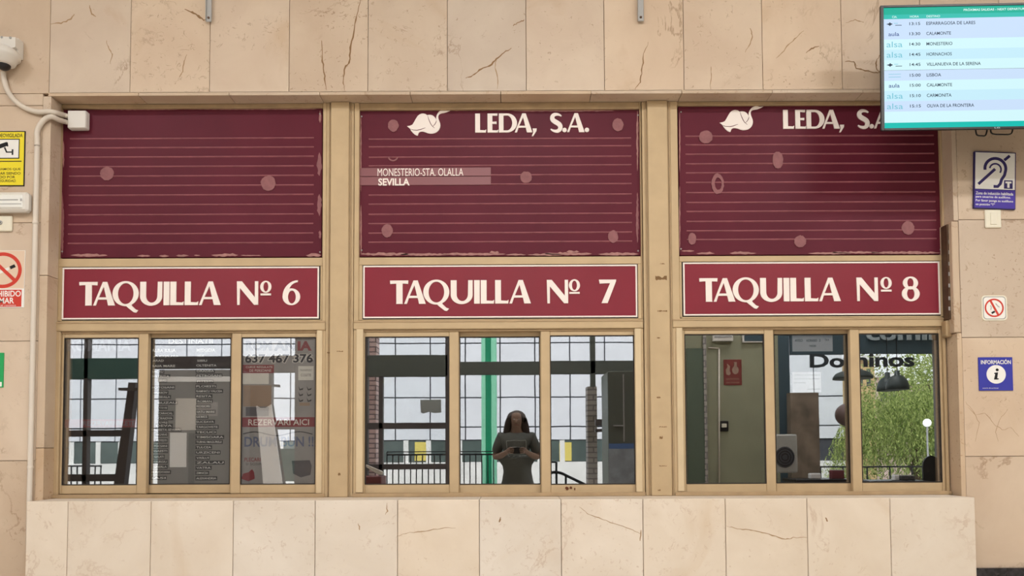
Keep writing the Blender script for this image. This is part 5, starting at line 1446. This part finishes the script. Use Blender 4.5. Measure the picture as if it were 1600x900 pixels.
# ================================================================== THE PHOTOGRAPHER (mirrored) AND THE PHONE
M['skin'] = mat('skin', (150, 122, 106), 0.55)
M['shirt'] = mat('black_shirt', (100, 101, 96), 0.9, vary=.08, scale=12)
M['trousers'] = mat('black_trousers', (90, 90, 86), 0.9)
M['hair'] = mat('dark_hair', (70, 58, 52), 0.6)
M['print'] = mat('shirt_print', (158, 162, 156), 0.8)
M['eye'] = mat('eye', (200, 196, 190), 0.3)
M['lips'] = mat('lips', (150, 98, 90), 0.5)
PX, PY = 0.055, -4.78
def skin_mesh(name, vs, es, rad, m, parent, sub=2, root_i=0):
    me = bpy.data.meshes.new(name); me.from_pydata([(v[0] + PX, v[1] + PY, v[2]) for v in vs], es, [])
    o = bpy.data.objects.new(name, me); COL.objects.link(o)
    o.modifiers.new('skin', 'SKIN'); s = o.modifiers.new('sub', 'SUBSURF'); s.levels = sub; s.render_levels = sub
    for i, r in enumerate(rad):
        d = me.skin_vertices[0].data[i]; d.radius = r if isinstance(r, tuple) else (r, r); d.use_root = i == root_i
    dg = bpy.context.evaluated_depsgraph_get(); dg.update()
    n = bpy.data.meshes.new_from_object(o.evaluated_get(dg)); n.name = name
    bpy.data.objects.remove(o); bpy.data.meshes.remove(me)
    n.materials.clear(); n.materials.append(M[m])
    for p in n.polygons: p.use_smooth = True; p.material_index = 0
    o = bpy.data.objects.new(name, n); COL.objects.link(o)
    if parent is not None: o.parent = parent; o.location = -parent.location if parent.type == 'EMPTY' else (0, 0, 0)
    return o
person = empty('person', (PX, PY, 0), 'person in black T-shirt holding up a phone, mirrored in the middle pane', 'person')
vs, es, rd = [], [], []
def chain(pts, start=None):
    prev = start
    for p, r in pts:
        vs.append(p); rd.append(r); i = len(vs) - 1
        if prev is not None: es.append((prev, i))
        prev = i
    return prev
chain([((0, 0, .98), (.15, .11))])
nb = chain([((0, 0, 1.14), (.145, .105)), ((0, -.01, 1.34), (.16, .11)), ((0, -.015, 1.50), (.10, .08))], 0)
hd = chain([((0, 0, 1.56), .058), ((0, .025, 1.62), .062), ((0, .03, 1.685), (.074, .088)), ((0, .02, 1.75), (.076, .09)), ((0, .01, 1.79), (.05, .06))], nb)
vs.append((0, .135, 1.675)); rd.append(.010); es.append((hd - 2, len(vs) - 1))
for s_ in (-1, 1):
    w_ = chain([((s_ * .17, -.015, 1.49), .062), ((s_ * .235, -.03, 1.36), .052), ((s_ * .265, -.04, 1.235), .045), ((s_ * .19, .12, 1.26), .04), ((s_ * .115, .27, 1.305), .028), ((s_ * .095, .335, 1.325), (.022, .034))], nb)
    for j in range(4):
        z = 1.352 - j * .019
        ln = (.92, 1.0, .95, .8)[j]
        chain([((s_ * .088, .375, z), .0085), ((s_ * .080, .412, z), .0078), ((s_ * (.080 - .032 * ln), .418, z - .002), .007), ((s_ * (.080 - .05 * ln), .412, z - .003), .006)], w_)
    chain([((s_ * .082, .352, 1.352), .010), ((s_ * .06, .372, 1.352), .009), ((s_ * .042, .378, 1.348), .0075)], w_)
    chain([((s_ * .09, 0, .90), .088), ((s_ * .105, .01, .52), .058), ((s_ * .11, -.01, .28), .05), ((s_ * .115, -.02, .09), .036), ((s_ * .125, .10, .035), .034)], 0)
skin_mesh('body', vs, es, rd, 'skin', person, 2)
# shirt
vs, es, rd = [], [], []
chain([((.012, 0, 1.05), (.215, .145))]); nb = chain([((.012, 0, .88), (.222, .15)), ((.012, 0, .78), (.222, .15))], 0)
nb = chain([((.008, -.003, 1.20), (.2, .14)), ((0, -.01, 1.36), (.182, .135)), ((0, -.015, 1.49), (.13, .10)), ((0, -.01, 1.545), (.08, .07))], 0)
for s_ in (-1, 1): chain([((s_ * .18, -.018, 1.485), .085), ((s_ * .235, -.03, 1.37), .074), ((s_ * .258, -.036, 1.275), .07)], nb - 1)
shirt = skin_mesh('shirt', vs, es, rd, 'shirt', person, 2)
vs, es, rd = [], [], []
chain([((0, 0, .96), (.165, .125))])
for s_ in (-1, 1): chain([((s_ * .095, 0, .84), .105), ((s_ * .107, .01, .52), .078), ((s_ * .112, -.01, .28), .07), ((s_ * .116, -.02, .09), .06)], 0)
skin_mesh('trousers', vs, es, rd, 'trousers', person, 2)
vs, es, rd = [], [], []
chain([((0, .035, 1.80), (.085, .105)), ((0, .0, 1.77), (.105, .125)), ((0, -.07, 1.65), (.10, .06)), ((0, -.075, 1.57), (.12, .045)), ((0, -.085, 1.50), (.10, .03))])
for s_ in (-1, 1): chain([((s_ * .085, .03, 1.71), (.032, .05)), ((s_ * .105, .02, 1.62), (.04, .055)), ((s_ * .13, .02, 1.545), (.035, .04)), ((s_ * .14, .03, 1.50), (.02, .03))], 1)
skin_mesh('hair', vs, es, rd, 'hair', person, 2)
for s_ in (-1, 1):
    MB().blob((PX + s_ * .03, PY + .112, 1.705), .012, .008, .008, 'eye', 12, 8).build('eye', person)
    MB().blob((PX + s_ * .078, PY + .02, 1.69), .012, .022, .032, 'skin', 12, 8).build('ear', person)
    b = MB(); b.blob((PX + s_ * .125, PY + .08, .04), .05, .14, .04, 'black', 16, 10); b.build('shoe', person)
MB().blob((PX, PY + .108, 1.637), .024, .009, .008, 'lips', 14, 8).build('mouth', person)
# print on the chest, laid onto the cloth
def on_shirt(name, polys):
    b = MB()
    for pl in polys: b.prism([(PX + x, z) for x, z in pl], PY + .3, PY + .3, 'print')
    bmesh.ops.subdivide_edges(b.bm, edges=b.bm.edges[:], cuts=2, use_grid_fill=True)
    o = b.build(name, person)
    md = o.modifiers.new('lay', 'SHRINKWRAP'); md.target = shirt; md.wrap_method = 'PROJECT'; md.use_project_y = True; md.use_negative_direction = True; md.use_positive_direction = True; md.offset = .004
    return o
fr = [(-.125, 1.44), (.115, 1.445), (.12, 1.26), (-.10, 1.25)]
on_shirt('print_frame', [stroke([fr[0], (-.04, 1.446), (.04, 1.444), fr[1]], .012), stroke([fr[1], (.118, 1.35), fr[2]], .01), stroke([fr[0], (-.118, 1.35), fr[3]], .01), stroke([fr[3], (0, 1.253), fr[2]], .012)])
def wrd(t, x0, x1, z0, z1):
    b = MB(); put_text(b, t, PX + x0, PX + x1, z0, z1, PY + .3, 'print', .02)
    o = b.build('print_word', person)
    md = o.modifiers.new('lay', 'SHRINKWRAP'); md.target = shirt; md.wrap_method = 'PROJECT'; md.use_project_y = True; md.use_negative_direction = True; md.use_positive_direction = True; md.offset = .004
wrd('STXC', -.09, .09, 1.31, 1.37)
# phone, held level in front of the chest, its lens where the picture was taken from
r_ = empty('smartphone', (0.055, -4.375, 1.33), 'black smartphone held level in both hands of the mirrored person', 'phone')
MB().box(-.022, .132, -4.382, -4.374, 1.285, 1.358, 'black', .004, 2).build('phone_body', r_)
MB().box(-.018, .128, -4.3832, -4.3815, 1.289, 1.354, 'vinyl_black', .0005).build('display', r_)
b = MB(); b.box(-.012, .012, -4.3745, -4.3725, 1.335, 1.356, 'black', .001); b.build('camera_bump', r_)
